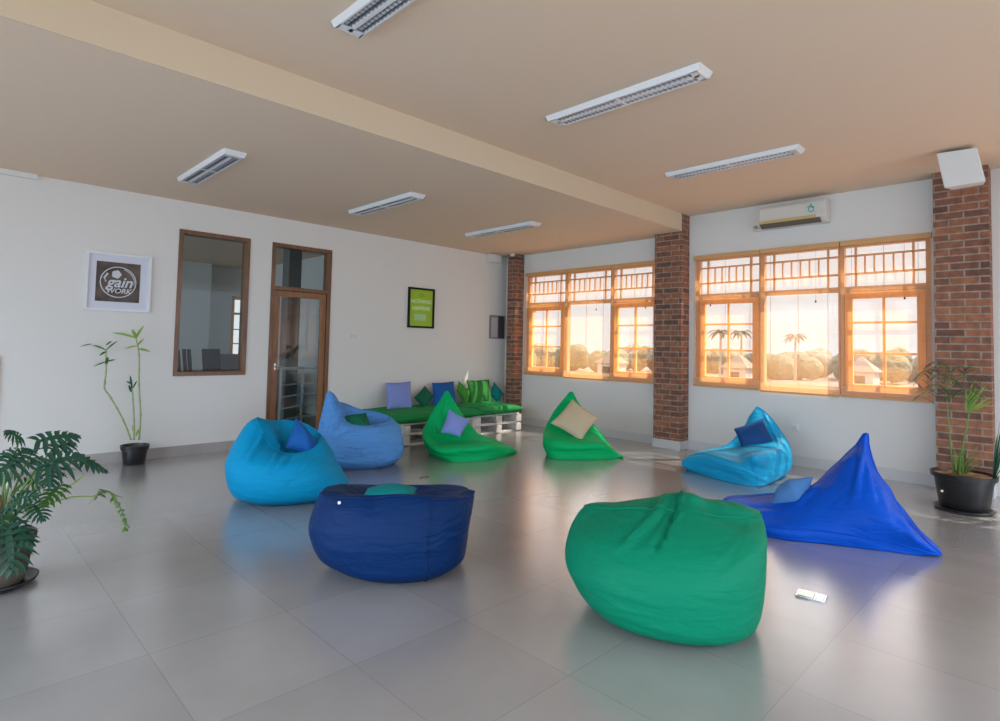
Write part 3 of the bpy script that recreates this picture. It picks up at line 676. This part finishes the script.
cushion([s.pt(286, 447, -.10), s.pt(312, 455, -.14), s.pt(317, 442, -.02), s.pt(296, 417.5, .10)], .20, M['croyal'], 'dark blue cushion standing upright in the cyan bean bag', k=.05)
# 4 sky blue bag
s, t = bagthing(363, 463, 'sky blue bean bag with a raised back, in front of the door')
E = s.E
loft_bag(t, s, [E(326, 0, 392, 0, -.34, .33, 0, 0), E(316, .08, 402, .08, -.44, .40, .08, .08), E(314, 446, 404, 446, -.45, .42, .24, .24), E(316, 434, 402, 435, -.38, .43, .37, .36),
    E(320, 421, 400, 428, -.29, .42, .44, .45), E(326, 409, 397, 424, -.22, .40, .45, .52), E(331, 402, 391, 421, -.14, .37, .43, .545), E(340, .62, 386, .43, -.07, .31, .37, .48), E(350, .42, 378, .38, 0, .2, .34, .38)],
    M['sky'], seed=21, namp=.014, K=6, Mr=8,
    wr=[(352, 430, 325, 445, -.3, .022, .018), (350, 440, 372, 462, -.4, .02, .014), (370, 440, 392, 452, -.4, .02, .014), (365, 450, 392, 464, -.4, .018, .012), (340, 410, 335, 435, -.2, .02, .016), (335, 450, 360, 462, -.4, .018, -.012)],
    push=[(331, 403, .05, .13, -.03, .03, .12), (345, 410, .35, .15, 0, 0, .05)], hseams=[(6, 0, 16)])
cushion([s.pt(351, 433, -.18), s.pt(374, 432, -.16), s.pt(366, 413, .05), s.pt(341, 417, .02)], .14, M['cdgreen'], 'dark green cushion sunk in the sky blue bean bag')
# 5 green pyramid with periwinkle cushion
s, t = bagthing(468, 454, 'bright green pyramid bean bag with a periwinkle cushion, beside the bench')
loft_bag(t, s, [s.base([(514, 452.5), (492, 459.6), (465, 462), (447, 461.2), (431, 456), (434, 451.5), (462, 449.5), (495, 450)]),
    s.ring([(517, 451), (493, 453), (464, 456), (441, 456), (426, 447), (429, 440), (460, 436), (497, 443)]),
    s.ring([(506, 445), (492, 444.5), (462, 447), (436, 448), (423.5, 437), (427, 429), (455, 430), (488, 437)]),
    s.ring([(485, 440, .1), (472, 439, 0), (455, 440, 0), (437, 438, 0), (426, 427, .1), (432, 418, .3), (452, 420, .35), (473, 431, .25)]),
    s.ring([(464, 418, .28), (458, 424, .15), (446, 424, .12), (437, 420, .15), (432, 413, .25), (438, 407, .42), (448, 405, .45), (460, 412, .38)]),
    s.ring([(455, 403, .36), (452, 406, .3), (447, 407, .28), (442, 405, .3), (440, 401, .36), (443, 398, .44), (448, 397, .46), (453, 400, .42)]),
    s.ring([(448.5, 391.5, .42), (448.2, 392, .41), (447, 392, .40), (446, 392, .41), (445.6, 391.5, .42), (446, 391, .43), (447, 390.6, .43), (448.2, 391, .43)])],
    M['bgreen'], seed=31, namp=.008, K=7, Mr=12, wr=[(432, 425, 436, 448, -.3, .02, .012), (452, 442, 482, 446, -.1, .02, .012), (444, 398, 440, 420, .2, .015, -.012)], seams=[(4, 1, 6)], hseams=[(1, 0, 4)])
cushion([s.pt(441, 432, -.13), s.pt(460, 436.5, -.14), s.pt(469.5, 420.5, .06), s.pt(449, 409.5, .10)], .12, M['cperi'], 'periwinkle cushion leaning on the bright green pyramid bean bag')
# 6 green pyramid with beige cushion
s, t = bagthing(583, 455, 'green pyramid bean bag with a beige cushion under the far window')
loft_bag(t, s, [s.base([(620, 458), (602, 459.8), (580, 460), (556, 459.6), (547, 456.5), (552, 452.5), (580, 451.5), (606, 454)]),
    s.ring([(623.5, 457), (603, 452), (580, 452.5), (553, 452), (544, 447), (549, 443), (580, 442), (607, 449)]),
    s.ring([(614, 450.5), (602, 444), (580, 444), (555, 442), (543.5, 438), (549, 433), (578, 433), (601, 440)]),
    s.ring([(603, 436, .2), (594, 436, .05), (578, 435, 0), (558, 431, .03), (546.5, 426, .15), (553, 419, .35), (574, 419, .4), (592, 427, .32)]),
    s.ring([(588, 418, .30), (582, 420, .2), (571, 420, .18), (560, 416, .2), (554.5, 411, .3), (561, 405, .45), (572, 404, .48), (584, 411, .4)]),
    s.ring([(579, 404, .4), (576, 407, .34), (570, 408, .32), (565, 405, .34), (562.5, 401, .4), (566, 398, .48), (572, 397, .5), (577, 400, .46)]),
    s.ring([(573, 392.5, .45), (572.5, 393, .44), (571, 393.2, .43), (569.8, 393, .44), (569.4, 392.4, .45), (570, 391.8, .46), (571, 391.4, .46), (572.4, 391.8, .46)])],
    M['bgreen'], seed=37, namp=.007, K=7, Mr=12, wr=[(550, 447, 610, 449, -.3, .02, .008), (583, 444, 583, 459, -.3, .012, -.008)], seams=[(0, 1, 6), (4, 1, 6)], hseams=[(1, 0, 4)])
cushion([s.pt(551, 423, -.02), s.pt(581, 441, -.12), s.pt(598, 418, .10), s.pt(572.5, 399.5, .22)], .13, M['cbeige'], 'beige cushion leaning on the green pyramid bean bag under the window')
# 7 turquoise pyramid
s, t = bagthing(742, 473, 'turquoise pyramid bean bag with a navy cushion, under the near window')
loft_bag(t, s, [s.base([(785, 474), (773, 482), (757, 486.8), (730, 482.5), (704, 475.5), (688, 469), (714, 462), (757, 464)]),
    s.ring([(791, 466), (778, 477), (758, 484.5), (729, 474), (699, 467), (681.5, 463.5), (712, 453), (760, 453)]),
    s.ring([(792, 456), (777, 464), (754, 470), (728, 460), (704, 453.5), (688, 456), (714, 449), (758, 446)]),
    s.ring([(788, 444), (774, 453), (752, 455), (735, 449, .0), (725, 449, .05), (722, 448, .1), (737, 440), (763, 434)]),
    s.ring([(779, 429, .25), (772, 440, .1), (757, 443, .06), (747, 441, .1), (741, 438, .18), (740, 432, .28), (749, 423, .4), (767, 422, .38)]),
    s.ring([(768.5, 415, .32), (765, 424, .24), (758, 426, .2), (751, 425, .22), (747.5, 420, .3), (750, 415, .38), (756, 412, .42), (763, 411, .4)]),
    s.ring([(759, 407, .36), (758.5, 408, .35), (757, 408, .35), (755.6, 407.8, .35), (755, 407, .36), (755.6, 406.4, .37), (757, 406, .37), (758.5, 406.4, .37)])],
    M['cyan2'], seed=41, namp=.009, K=7, Mr=12, wr=[(735, 455, 775, 478, -.1, .02, .012), (745, 452, 785, 470, 0, .018, -.012), (765, 415, 782, 450, .1, .02, .014), (700, 460, 735, 458, -.1, .018, .01)], seams=[(2, 0, 3), (0, 1, 6)], hseams=[(2, 2, 5)])
cushion([s.pt(742, 449.5, -.02), s.pt(775, 444, .06), s.pt(763, 418.5, .26), s.pt(734, 429, .12)], .12, M['cnavy'], 'navy cushion leaning on the turquoise pyramid bean bag')
# 8 royal blue pyramid
s, t = bagthing(845, 534, 'royal blue pyramid bean bag seen from behind, right side of the room')
loft_bag(t, s, [s.base([(932, 555.5), (884, 551.5), (825, 544.5), (774, 538.5), (738, 526), (748, 511), (835, 516), (905, 536)]),
    s.ring([(941, 554.5), (886, 541), (823, 531), (767, 526), (725, 508), (742, 497), (835, 500), (915, 532)]),
    s.ring([(928, 543), (885, 520, -.32), (818, 512, -.28), (765, 509, -.22), (727, 499), (747, 495), (828, 496), (903, 518)]),
    s.ring([(908, 520, .06), (880, 500, -.22), (828, 494, -.19), (786, 499, -.10), (758, 496, .18), (785, 497, .4), (838, 486, .42), (893, 500, .33)]),
    s.ring([(891, 498, .12), (873, 480, -.12), (843, 476, -.10), (820, 483, -.02), (806, 489, .16), (820, 484, .3), (848, 470, .36), (880, 484, .32)]),
    s.ring([(876, 472, .18), (867, 462, .0), (853, 458, .0), (842, 460, .06), (837, 463, .17), (844, 456, .26), (856, 448, .30), (871, 458, .28)]),
    s.ring([(869, 447, .19), (866, 446, .14), (861, 445, .13), (857, 446, .15), (855, 447, .18), (858, 444, .22), (863, 441, .23), (868, 443, .22)]),
    s.ring([(867.5, 433.5, .18), (867, 434, .175), (866, 434, .17), (865, 434, .175), (864.6, 433.6, .18), (865, 433, .185), (866, 432.8, .185), (867, 433, .185)])],
    M['royal'], seed=51, namp=.008, K=7, Mr=12, wr=[(866, 440, 852, 500, -.05, .025, .022), (868, 450, 880, 505, 0, .02, -.018), (835, 470, 795, 500, 0, .02, .014), (890, 500, 915, 535, 0, .02, .014), (782, 505, 784, 530, -.1, .015, .01), (740, 500, 790, 503, .1, .018, .012)],
    push=[(884, 490, .12, .09, .03, 0, .01)], seams=[(0, 1, 7), (4, 1, 7)], hseams=[(1, 0, 4)])
cushion([s.pt(770, 507, -.13), s.pt(803, 506, -.18), s.pt(813, 477, -.02), s.pt(779, 487, .06)], .19, M['cblue'], 'steel blue cushion lying on the royal blue pyramid bean bag')

# ------------------------------------------------------------------ pallet bench with mattress cushions and pillows
def bench_unit(x0, x1, yf, label):
    t = thing('pallet_bench', ((x0+x1)/2, yf/2, 0), label, 'bench', 'whitewashed pallet bench units')
    n = 3; H = .285
    for k in range(2):                                     # two stacked pallets
        z0 = k*H/2
        for (a, nm) in ((z0, 'lower_board'), (z0+H/2-.018, 'deck_board')):
            for q in range(5):
                y0 = -.04+(yf+.04)*q/5; MB().box(x0, x1, y0, y0+(yf+.04)/5*.72, a, a+.018).build(nm, M['pallet'], t)
        for q in range(n):
            xx = x0+(x1-x0-.11)*q/(n-1)
            MB().box(xx, xx+.11, yf, -.04, z0+.018, z0+H/2-.018).build('stringer', M['pallet'], t)
bench_unit(-2.95, -1.62, -1.08, 'longer left unit of the whitewashed pallet bench')
bench_unit(-1.60, -.60, -1.0, 'shorter right unit of the whitewashed pallet bench')
def mattress(x0, x1, yf, label):
    t = thing('bench_mattress', ((x0+x1)/2, yf/2, .285), label, 'seat cushion', 'green seat pads of the pallet bench')
    n = 24; g = np.linspace(-1, 1, n+1); zc = .355
    b = MB(); T, Bo = np.zeros((n+1, n+1, 3)), np.zeros((n+1, n+1, 3))
    for i, y in enumerate(g):
        for j, x in enumerate(g):
            e_ = (max(0, 1-abs(x)**14)*max(0, 1-abs(y)**14))**.5
            px, py = (x0+x1)/2+(x1-x0)/2*x, (yf-.05)/2+(-.05-yf)/2*-y
            T[i, j] = (px, py, zc+.062*e_+.006*math.sin(px*11+py*7)*e_); Bo[i, j] = (px, py, max(.286, zc-.062*e_))
    b.grid(T).grid(Bo[:, ::-1]); b.build('seat_pad_cover', M['cbench'], t, True)
    y0, y1 = yf, -.05
    MB().tube([(x0, y0, zc), (x1, y0, zc), (x1, y1, zc), (x0, y1, zc)], .006, 6, True).build('piping', M['cbench'], t, True)
mattress(-3.10, -1.56, -1.12, 'long green seat pad on the left bench unit')
mattress(-1.545, -.60, -1.04, 'short green seat pad on the right bench unit')
def wallpillow(pts, yb, yt, T, m, label, k=.06):
    # corner pixels on planes close to the wall: the foot of the pillow stands farther out than its top
    vs = [p[1] for p in pts]; lo, hi = max(vs), min(vs); c = []
    for u, v in pts: c.append(on(u, v, 1, yb+(yt-yb)*(lo-v)/(lo-hi)))
    zmin = min(p[2] for p in c); off = .425-zmin
    return cushion([p+np.array([0, 0, max(off, 0)*.0]) for p in c], T, m, label, k=k)
wallpillow([(387, 409), (412, 409), (410.5, 381.5), (386, 383)], -.42, -.12, .14, M['cperi'], 'periwinkle square pillow leaning on the wall, leftmost on the bench')
wallpillow([(414, 397.5), (425, 409), (433.5, 396), (425, 386)], -.36, -.14, .12, M['cdgreen'], 'dark green pillow on its corner between periwinkle and blue pillows')
wallpillow([(433, 405), (457, 405), (453.5, 381.5), (432, 383)], -.36, -.12, .14, M['croyal'], 'deep blue square pillow in the middle of the bench')
wallpillow([(457, 391), (467, 405), (470, 392), (458.5, 381)], -.34, -.12, .12, M['clime'], 'bright green pillow on its corner right of the deep blue pillow')
wallpillow([(471, 404.5), (492.5, 404), (489, 379.5), (466.5, 380.5)], -.34, -.10, .14, M['cgreen'], 'grass green square pillow on the right part of the bench')
wallpillow([(490, 394), (498, 404), (503.5, 393.5), (494, 382)], -.28, -.12, .11, M['cteal'], 'teal pillow on its corner, rightmost on the bench')

# ------------------------------------------------------------------ plants
def blade(b, p0, p1, w, droop=0, n=6, side=None, fold=.15, tip=1.0):
    """a slender leaf from p0 to p1"""
    p0, p1 = np.array(p0, float), np.array(p1, float); d = p1-p0; L_ = np.linalg.norm(d)
    s = np.cross(d, (0, 0, 1.)) if side is None else np.array(side, float)
    if np.linalg.norm(s) < 1e-6: s = np.array([1., 0, 0])
    s /= np.linalg.norm(s); up = np.cross(s, d); up /= np.linalg.norm(up)+1e-9
    if up[2] < 0: up = -up
    P = np.zeros((n+1, 3, 3))
    for i in range(n+1):
        t = i/n; c = p0+d*t+np.array([0, 0, -droop*L_*(t*t)+droop*L_*.35*math.sin(PI*t)]); hw = w/2*max(.04, math.sin(PI*min(1, (.12+.88*t)))**.8*(1 if t < .6 else 1))
        if i == n: hw = .0006
        P[i, 0] = c-s*hw+up*fold*hw; P[i, 1] = c; P[i, 2] = c+s*hw+up*fold*hw
    b.grid(P)
def lobed_leaf(t, base, tip, wid, m, up=(0, 0, 1), lobes=7, name='leaf'):
    base, tip = np.array(base, float), np.array(tip, float); d = tip-base; L_ = np.linalg.norm(d); d /= L_
    s = np.cross(d, up); s /= np.linalg.norm(s); b = MB()
    blade(b, base-d*L_*.05, tip, L_*.16, .10, 7, s)
    for k in range(lobes):
        f_ = k/(lobes-1); o = base+d*L_*(.02+.80*f_)+np.array([0, 0, -.10*L_*f_*f_+.03*L_])
        ll = wid*(.75+.45*math.sin(PI*(f_*.75+.2)))*(1-.5*f_**3); an = math.radians(118-88*f_)
        for q in (-1, 1):
            dr = d*math.cos(an)+q*s*math.sin(an)+np.array([0, 0, -.12]); e = o+dr*ll*random.uniform(.9, 1.08)
            sd = np.cross(dr, up); blade(b, o, e, L_*.125, .22, 5, sd, .25)
            if ll > wid*.8:
                o2 = o+dr*ll*.5; e2 = o2+(dr*.6+d*.6)*ll*.38; blade(b, o2, e2, L_*.07, .1, 4, None)
    return b.build(name, m, t, True)
# philodendron at the left edge
s = Spot(-6, 586)
t = thing('potted_philodendron', s.G, 'large philodendron with deeply lobed dark leaves at the left edge', 'potted plant')
gx, gy = s.G[0], s.G[1]
MB().lathe([(.10, .0), (.155, .004), (.185, .022), (.19, .035), (.18, .035), (.15, .012), (.001, .010)], gx, gy, 40).build('saucer', M['black'], t, True)
MB().lathe([(.001, .014), (.12, .014), (.135, .05), (.165, .24), (.172, .245), (.172, .27), (.158, .27), (.152, .24), (.001, .235)], gx, gy, 40).build('pot', mat('stone_grey_pot', (.085, .07, .055), .6, var=(9, .7)), t, .6)
MB().lathe([(.001, .23), (.153, .232), (.153, .245), (.001, .255)], gx, gy, 24).build('soil', M['soil'], t)
crown = s.G+np.array([0, 0, .26])
MB().tube([crown+np.array([.01, 0, -.02]), crown+np.array([.0, .01, .12]), crown+np.array([-.01, 0, .22])], [.035, .03, .018], 10).build('trunk', mat('woody_trunk', (.22, .14, .08), .8, bump=(30, 1)), t, True)
pst = [s.pt(10, 513, .03), s.pt(9, 470, .03)]
MB().tube([tuple(pst[0]*(1, 1, 0)+np.array([0, 0, .24])), tuple(pst[1])], .011, 8).build('stake', M['stake'], t, True)
leaves = [  # base px, tip px, depth of base and tip, lobe length, material
    (38, 442, 82, 432, .10, .15, .085, 'leaf_d'), (20, 437, 4, 432, .1, .05, .06, 'leaf_d'),
    (40, 468, 86, 452, -.05, -.02, .115, 'leaf_d'), (52, 462, 52, 486, -.05, -.10, .07, 'leaf_d'), (18, 458, -8, 478, .0, -.1, .11, 'leaf_d'), (8, 462, 30, 446, .0, .1, .10, 'leaf_d'),
    (78, 458, 110, 470, .05, .12, .05, 'leaf_d'), (14, 500, 40, 494, -.1, -.15, .07, 'leaf_d'), (22, 484, 46, 482, .0, -.02, .07, 'leaf_m'),
    (60, 486, 40, 506, .0, -.1, .06, 'leaf_m'), (34, 505, 44, 520, -.05, -.15, .06, 'leaf_d'), (52, 450, 76, 440, .12, .2, .07, 'leaf_d'),
    (8, 530, 12, 572, -.18, -.28, .12, 'leaf_d'), (12, 525, 34, 545, -.15, -.22, .07, 'leaf_d'), (0, 512, -25, 545, -.1, -.2, .12, 'leaf_d'), (-10, 480, -40, 470, 0, 0, .12, 'leaf_d')]
for (u0, v0, u1, v1, b0, b1, wd, mm) in leaves:
    B_, T_ = s.pt(u0, v0, b0), s.pt(u1, v1, b1)
    tocam = CP-B_; tocam /= np.linalg.norm(tocam)
    lobed_leaf(t, B_, T_, wd, M[mm], up=np.array([0, 0, .8])+tocam*.75)
    mid_ = (crown+B_)/2+np.array([0, 0, .05]); c3 = cr([crown, mid_, B_], 5, False)
    MB().tube(c3, np.linspace(.008, .004, len(c3)), 7).build('leaf_stalk', M['stem'], t, True)
for pts in ([(22, 518, 0), (40, 508, 0), (70, 497.5, .05), (97, 496.5, .08)], [(26, 512, 0), (50, 500, 0), (78, 480, .05), (84, 474, .06)]):
    c3 = cr([s.pt(*p) for p in pts], 6, False); MB().tube(c3, np.linspace(.007, .0035, len(c3)), 7).build('leaf_stalk', mat('yellow_green_stalk', (.28, .36, .08), .5), t, True)
b = MB(); path = cr([s.pt(97, 496.5, .08), s.pt(108, 491, .06), s.pt(118, 503, .04), s.pt(124, 518, .03), s.pt(125, 530, .02)], 7, False)
for i, p in enumerate(path):
    for q in range(2):
        an = random.uniform(0, 6.28); dd = np.array([math.cos(an)*.9, math.sin(an)*.9, random.uniform(-.9, .5)]); l_ = random.uniform(.025, .05)*(1.35 if i < 12 else .75)
        blade(b, p, p+dd*l_, .018, .2, 4)
b.tube(path, .003, 6); b.build('young_leaf', mat('fresh_leaf', (.12, .24, .05), .5), t, True)
# lucky bamboo by the left wall
s = Spot(134, 464); _pt = s.pt
def pt_(u, v, b=0):
    p = _pt(u, v, b); return p if p[1] < -.03 else on(u, v, 1, -.03)
s.pt = pt_
t = thing('potted_bamboo', s.G, 'tall thin cane plant in a small black pot against the left wall', 'potted plant')
gx, gy = s.G[0], s.G[1]
MB().lathe([(.001, 0), (.098, 0), (.105, .01), (.118, .155), (.132, .158), (.138, .205), (.126, .205), (.12, .17), (.001, .165)], gx, gy, 36).build('pot', M['black'], t, .6)
MB().lathe([(.001, .16), (.119, .165), (.119, .178), (.001, .19)], gx, gy, 24).build('soil', M['soil'], t)
def cane(pts, r=.009):
    c3 = cr([s.pt(*p) for p in pts], 10, False); rs = [r*(1.35 if i % 5 == 0 else 1)*(1-.25*i/len(c3)) for i in range(len(c3))]
    MB().tube(c3, rs, 8).build('cane', M['cane'], t, True)
cane([(131, 440, 0), (123, 420, 0), (111, 398, 0), (104.5, 388, 0), (106, 372, 0), (106, 350, 0)])
cane([(134, 440, 0), (134, 420, 0), (133, 400, 0), (132, 388, 0)])
cane([(139, 440, .02), (140.5, 415, .02), (139, 385, .02), (139, 355, 0), (136, 338, 0)])
def bl(m, items):
    for (u0, v0, b0, u1, v1, b1, w_) in items:
        b = MB(); blade(b, s.pt(u0, v0, b0), s.pt(u1, v1, b1), w_, .08, 6, side=UX*.8+s.ea*.2 if abs(v1-v0) < abs(u1-u0) else s.ea); b.build('leaf', M[m], t, True)
bl('leaf_m', [(106, 350, 0, 92, 344, .05, .02), (106, 350, 0, 118, 340, -.02, .03), (106, 352, 0, 99, 355, -.05, .03), (106, 362, 0, 93, 366, 0, .018), (106, 362, 0, 116, 359, .03, .018), (92, 344, .05, 80, 346, .1, .012), (106, 365, 0, 108, 356, -.05, .03),
    (106, 345, 0, 112, 341, -.04, .03), (104, 388, 0, 106, 380, 0, .014)])
bl('leaf_l', [(136, 338, 0, 112, 331, .05, .026), (136, 338, 0, 144, 324, 0, .03), (136, 338, 0, 132, 328, -.04, .036), (137, 346, 0, 124, 348, 0, .02), (138, 345, 0, 144, 338, .03, .022), (138, 349, 0, 151, 351, 0, .026), (134, 432, 0, 133, 424, 0, .03), (136, 436, 0, 139, 428, 0, .025)])
bl('leaf_d', [(132, 388, 0, 130, 374, 0, .022), (132, 384, 0, 126, 381, .02, .02), (131, 392, 0, 129, 384, -.03, .025), (133, 388, 0, 137, 380, 0, .018)])
# right plant: palms in a big black pot
s = Spot(964, 510)
t = thing('potted_palm', s.G, 'leafy palm in a big black pot before the right brick pillar', 'potted plant')
gx, gy = s.G[0], s.G[1]
MB().lathe([(.001, 0), (.19, 0), (.215, .014), (.215, .024), (.19, .018), (.001, .016)], gx, gy, 40).build('saucer', M['black'], t, True)
pot = MB().lathe([(.001, .018), (.168, .018), (.178, .03), (.212, .28), (.235, .285), (.240, .325), (.227, .325), (.220, .29), (.001, .285)], gx, gy, 48).build('pot', M['black'], t, .6)
MB().lathe([(.001, .285), (.220, .29), (.220, .302), (.001, .315)], gx, gy, 30).build('soil', mat('brown_soil', (.17, .095, .05), .95, .1, bump=(40, 1), var=(30, .4)), t)
o = MB().lathe([(.001, 0), (.010, 0), (.010, .003), (.001, .004)], 0, 0, 12).build('white_spot', M['white']); o.parent = t; o.location = Vector(s.pt(942, 491, -.205))-t.location; o.rotation_euler = (-Vector(s.eb)).to_track_quat('Z', 'Y').to_euler()
def stalk(pts, r0=.008, r1=.003, m='stem'):
    c3 = cr([s.pt(*p) for p in pts], 8, False); MB().tube(c3, np.linspace(r0, r1, len(c3)), 7).build('stalk', M[m], t, True); return c3
def feather(c3, f0, ll, w_, m, n=12, dz=-.5):
    b = MB(); k0 = int(len(c3)*f0)
    for i in range(n):
        p = c3[k0+int((len(c3)-1-k0)*i/(n-1))]
        for q in (-1, 1):
            dr = q*s.ea*random.uniform(.5, 1)+s.eb*random.uniform(-.5, .5)+np.array([0, 0, dz+random.uniform(-.2, .3)]); dr /= np.linalg.norm(dr)
            blade(b, p, p+dr*ll*random.uniform(.7, 1.1), w_, .15, 4)
    b.build('frond', M[m], t, True)
c3 = stalk([(954, 478, 0), (950, 440, 0), (947, 400, 0), (946, 375, 0)])
for q, pts in enumerate([[(946, 390, 0), (936, 371, .05), (925, 372, .08), (913, 386, .08)], [(946, 378, 0), (942, 366, .1), (934, 362, .15), (925, 370, .2)], [(946, 385, 0), (956, 368, -.05), (968, 366, -.08), (980, 374, -.1)],
                 [(947, 395, 0), (958, 378, .05), (970, 378, .1), (984, 388, .1)], [(946, 392, 0), (938, 384, -.1), (930, 388, -.15), (922, 396, -.2)], [(947, 400, 0), (960, 390, -.1), (972, 388, -.15), (980, 396, -.2)]]):
    c3 = stalk(pts, .004, .002); feather(c3, .12, .12, .019, 'leaf_m' if q % 2 else 'leaf_d', 13)
c3 = stalk([(955, 478, 0), (962, 450, -.03), (968, 420, -.05), (969, 410, -.06)], .008, .005)
b = MB(); c0 = s.pt(968, 413, -.06)
for (u, v) in ((972, 382), (976, 386), (966, 390), (981, 388), (985, 384), (990, 396), (996, 399), (988, 404), (979, 394), (970, 392)):
    blade(b, c0, s.pt(u, v, -.1+random.uniform(-.05, .05)), .026, .05, 6, side=s.ea)
b.build('fan_leaf', M['leaf_l'], t, True)
b = MB(); rr_ = random.Random(5)
for k in range(46):   # tuft of fine leaves at the foot
    u = 958+rr_.uniform(-5, 6); p = s.pt(u, 480, rr_.uniform(-.05, .05)); e_ = s.pt(962+rr_.uniform(-10, 22), rr_.uniform(438, 468), rr_.uniform(-.12, .12)); blade(b, p, e_, .012, .12, 6)
b.build('leaf_tuft', mat('olive_leaf', (.11, .20, .035), .5), t, True)
b = MB()
for k in range(8):
    p = s.pt(955+k, 482, 0); blade(b, p, s.pt(948+k*2.6, 470-rr_.uniform(0, 8), 0), .02, .05, 5)
b.build('dry_leaf', mat('straw_leaf', (.42, .34, .16), .7), t, True)
b = MB()
for k in range(14):
    p = s.pt(993, 482, -.02); blade(b, p, s.pt(992+rr_.uniform(-2, 22), rr_.uniform(395, 470), rr_.uniform(-.1, .1)), .016, .08, 6)
b.build('leaf_tuft', M['leaf_d'], t, True)

# ------------------------------------------------------------------ outside
go = mat('dry_field', (.20, .145, .115), .95, .1, var=(.06, .35))
struct(MB().box(.5, 260, -200, 240, -4.2, -4.0).build('ground', go), 'pale pinkish dry field outside the windows')
lt = [mat('hazy_tree_%d' % i, c, .9, .1) for i, c in enumerate(((.15, .145, .09), (.20, .17, .12), (.13, .135, .09)))]  # distance haze is mixed into these crown colours
tk = mat('tree_trunk', (.30, .22, .16), .9)
def tree(x, y, h, w_, k):
    t = thing('tree', (x, y, -4), 'hazy rounded tree beyond the field outside', 'tree', 'rounded trees beyond the field')
    MB().tube([(x, y, -4), (x, y, -4+h*.5)], .05*h, 6).build('trunk', tk, t)
    rr_ = random.Random(int(x*7+y*13)); bm = bmesh.new()
    for _ in range(9):
        bmesh.ops.create_icosphere(bm, subdivisions=3, radius=w_*rr_.uniform(.28, .45), matrix=Matrix.Translation((x+rr_.uniform(-.5, .5)*w_, y+rr_.uniform(-.5, .5)*w_, -4+h*rr_.uniform(.42, .88))))
    for v in bm.verts: v.co += Vector((rr_.uniform(-1, 1), rr_.uniform(-1, 1), rr_.uniform(-1, 1)))*w_*.022
    me = bpy.data.meshes.new('crown'); bm.to_mesh(me); bm.free(); me.transform(Matrix.Translation(-t.location)); me.materials.append(lt[k]); o = bpy.data.objects.new('crown', me); COL.objects.link(o); o.parent = t
def palm(u, v, D, label):
    d = ray(u, v); d_ = d/np.linalg.norm(d[:2]); p = CP+d_*D; t = thing('palm_tree', (p[0], p[1], -4), label, 'palm tree', 'palms beyond the field')
    MB().tube([(p[0], p[1], -4), (p[0]+.2, p[1], p[2])], [.25, .16], 7).build('trunk', tk, t)
    b = MB(); rr_ = random.Random(int(D))
    for k in range(16):
        an = 2*PI*k/16+rr_.uniform(-.2, .2); el = rr_.uniform(-.35, .5); L_ = 2.3
        e_ = p+np.array([math.cos(an)*L_, math.sin(an)*L_, L_*el]); blade(b, p, e_, .75, .35, 6)
    b.build('frond', lt[2], t)
for (u, v, D) in ((720, 333, 105), (741, 333, 112), (795, 337, 120)): palm(u, v, D, 'hazy palm rising above the trees outside the near window')
rr_ = random.Random(11)
for k in range(15):
    u = 515+k*31+rr_.uniform(-5, 5)
    D = (128, 146, 137)[k % 3]; d = ray(u, 350); p = CP+d/np.linalg.norm(d[:2])*D
    tree(float(p[0]), float(p[1]), rr_.uniform(3.6, 5.4), rr_.uniform(5.8, 6.6), k % 3)
hm = mat('house_wall', (.40, .36, .32), .9); rm = mat('house_roof', (.22, .16, .12), .9)  # wall and roof colours drawn together to suggest haze
for (u, D, w_, lab) in ((612, 105, 3.6, 'hazy pale house seen through the far window'), (739, 98, 3.6, 'hazy pale house behind the left casement of the near window'), (862, 100, 3.6, 'hazy pale house behind the right casement of the near window')):
    d = ray(u, 350); p = CP+d/np.linalg.norm(d[:2])*D; x, y = p[0], p[1]
    t = thing('house', (x, y, -4), lab, 'house')
    MB().box(x-w_/2, x+w_/2, y-w_/2, y+w_/2, -4, -1.0).build('wall', hm, t)
    b = MB(); q = w_/2+.4; b.v = [(x-q, y-q, -1.2), (x+q, y-q, -1.2), (x+q, y+q, -1.2), (x-q, y+q, -1.2), (x, y, 1.0)]; b.f = [(0, 1, 4), (1, 2, 4), (2, 3, 4), (3, 0, 4), (3, 2, 1, 0)]; b.build('roof', rm, t)
    MB().box(x-w_/2-.02, x-w_/2, y-.8, y+.8, -3, -1.8).build('window', M['dark'], t)
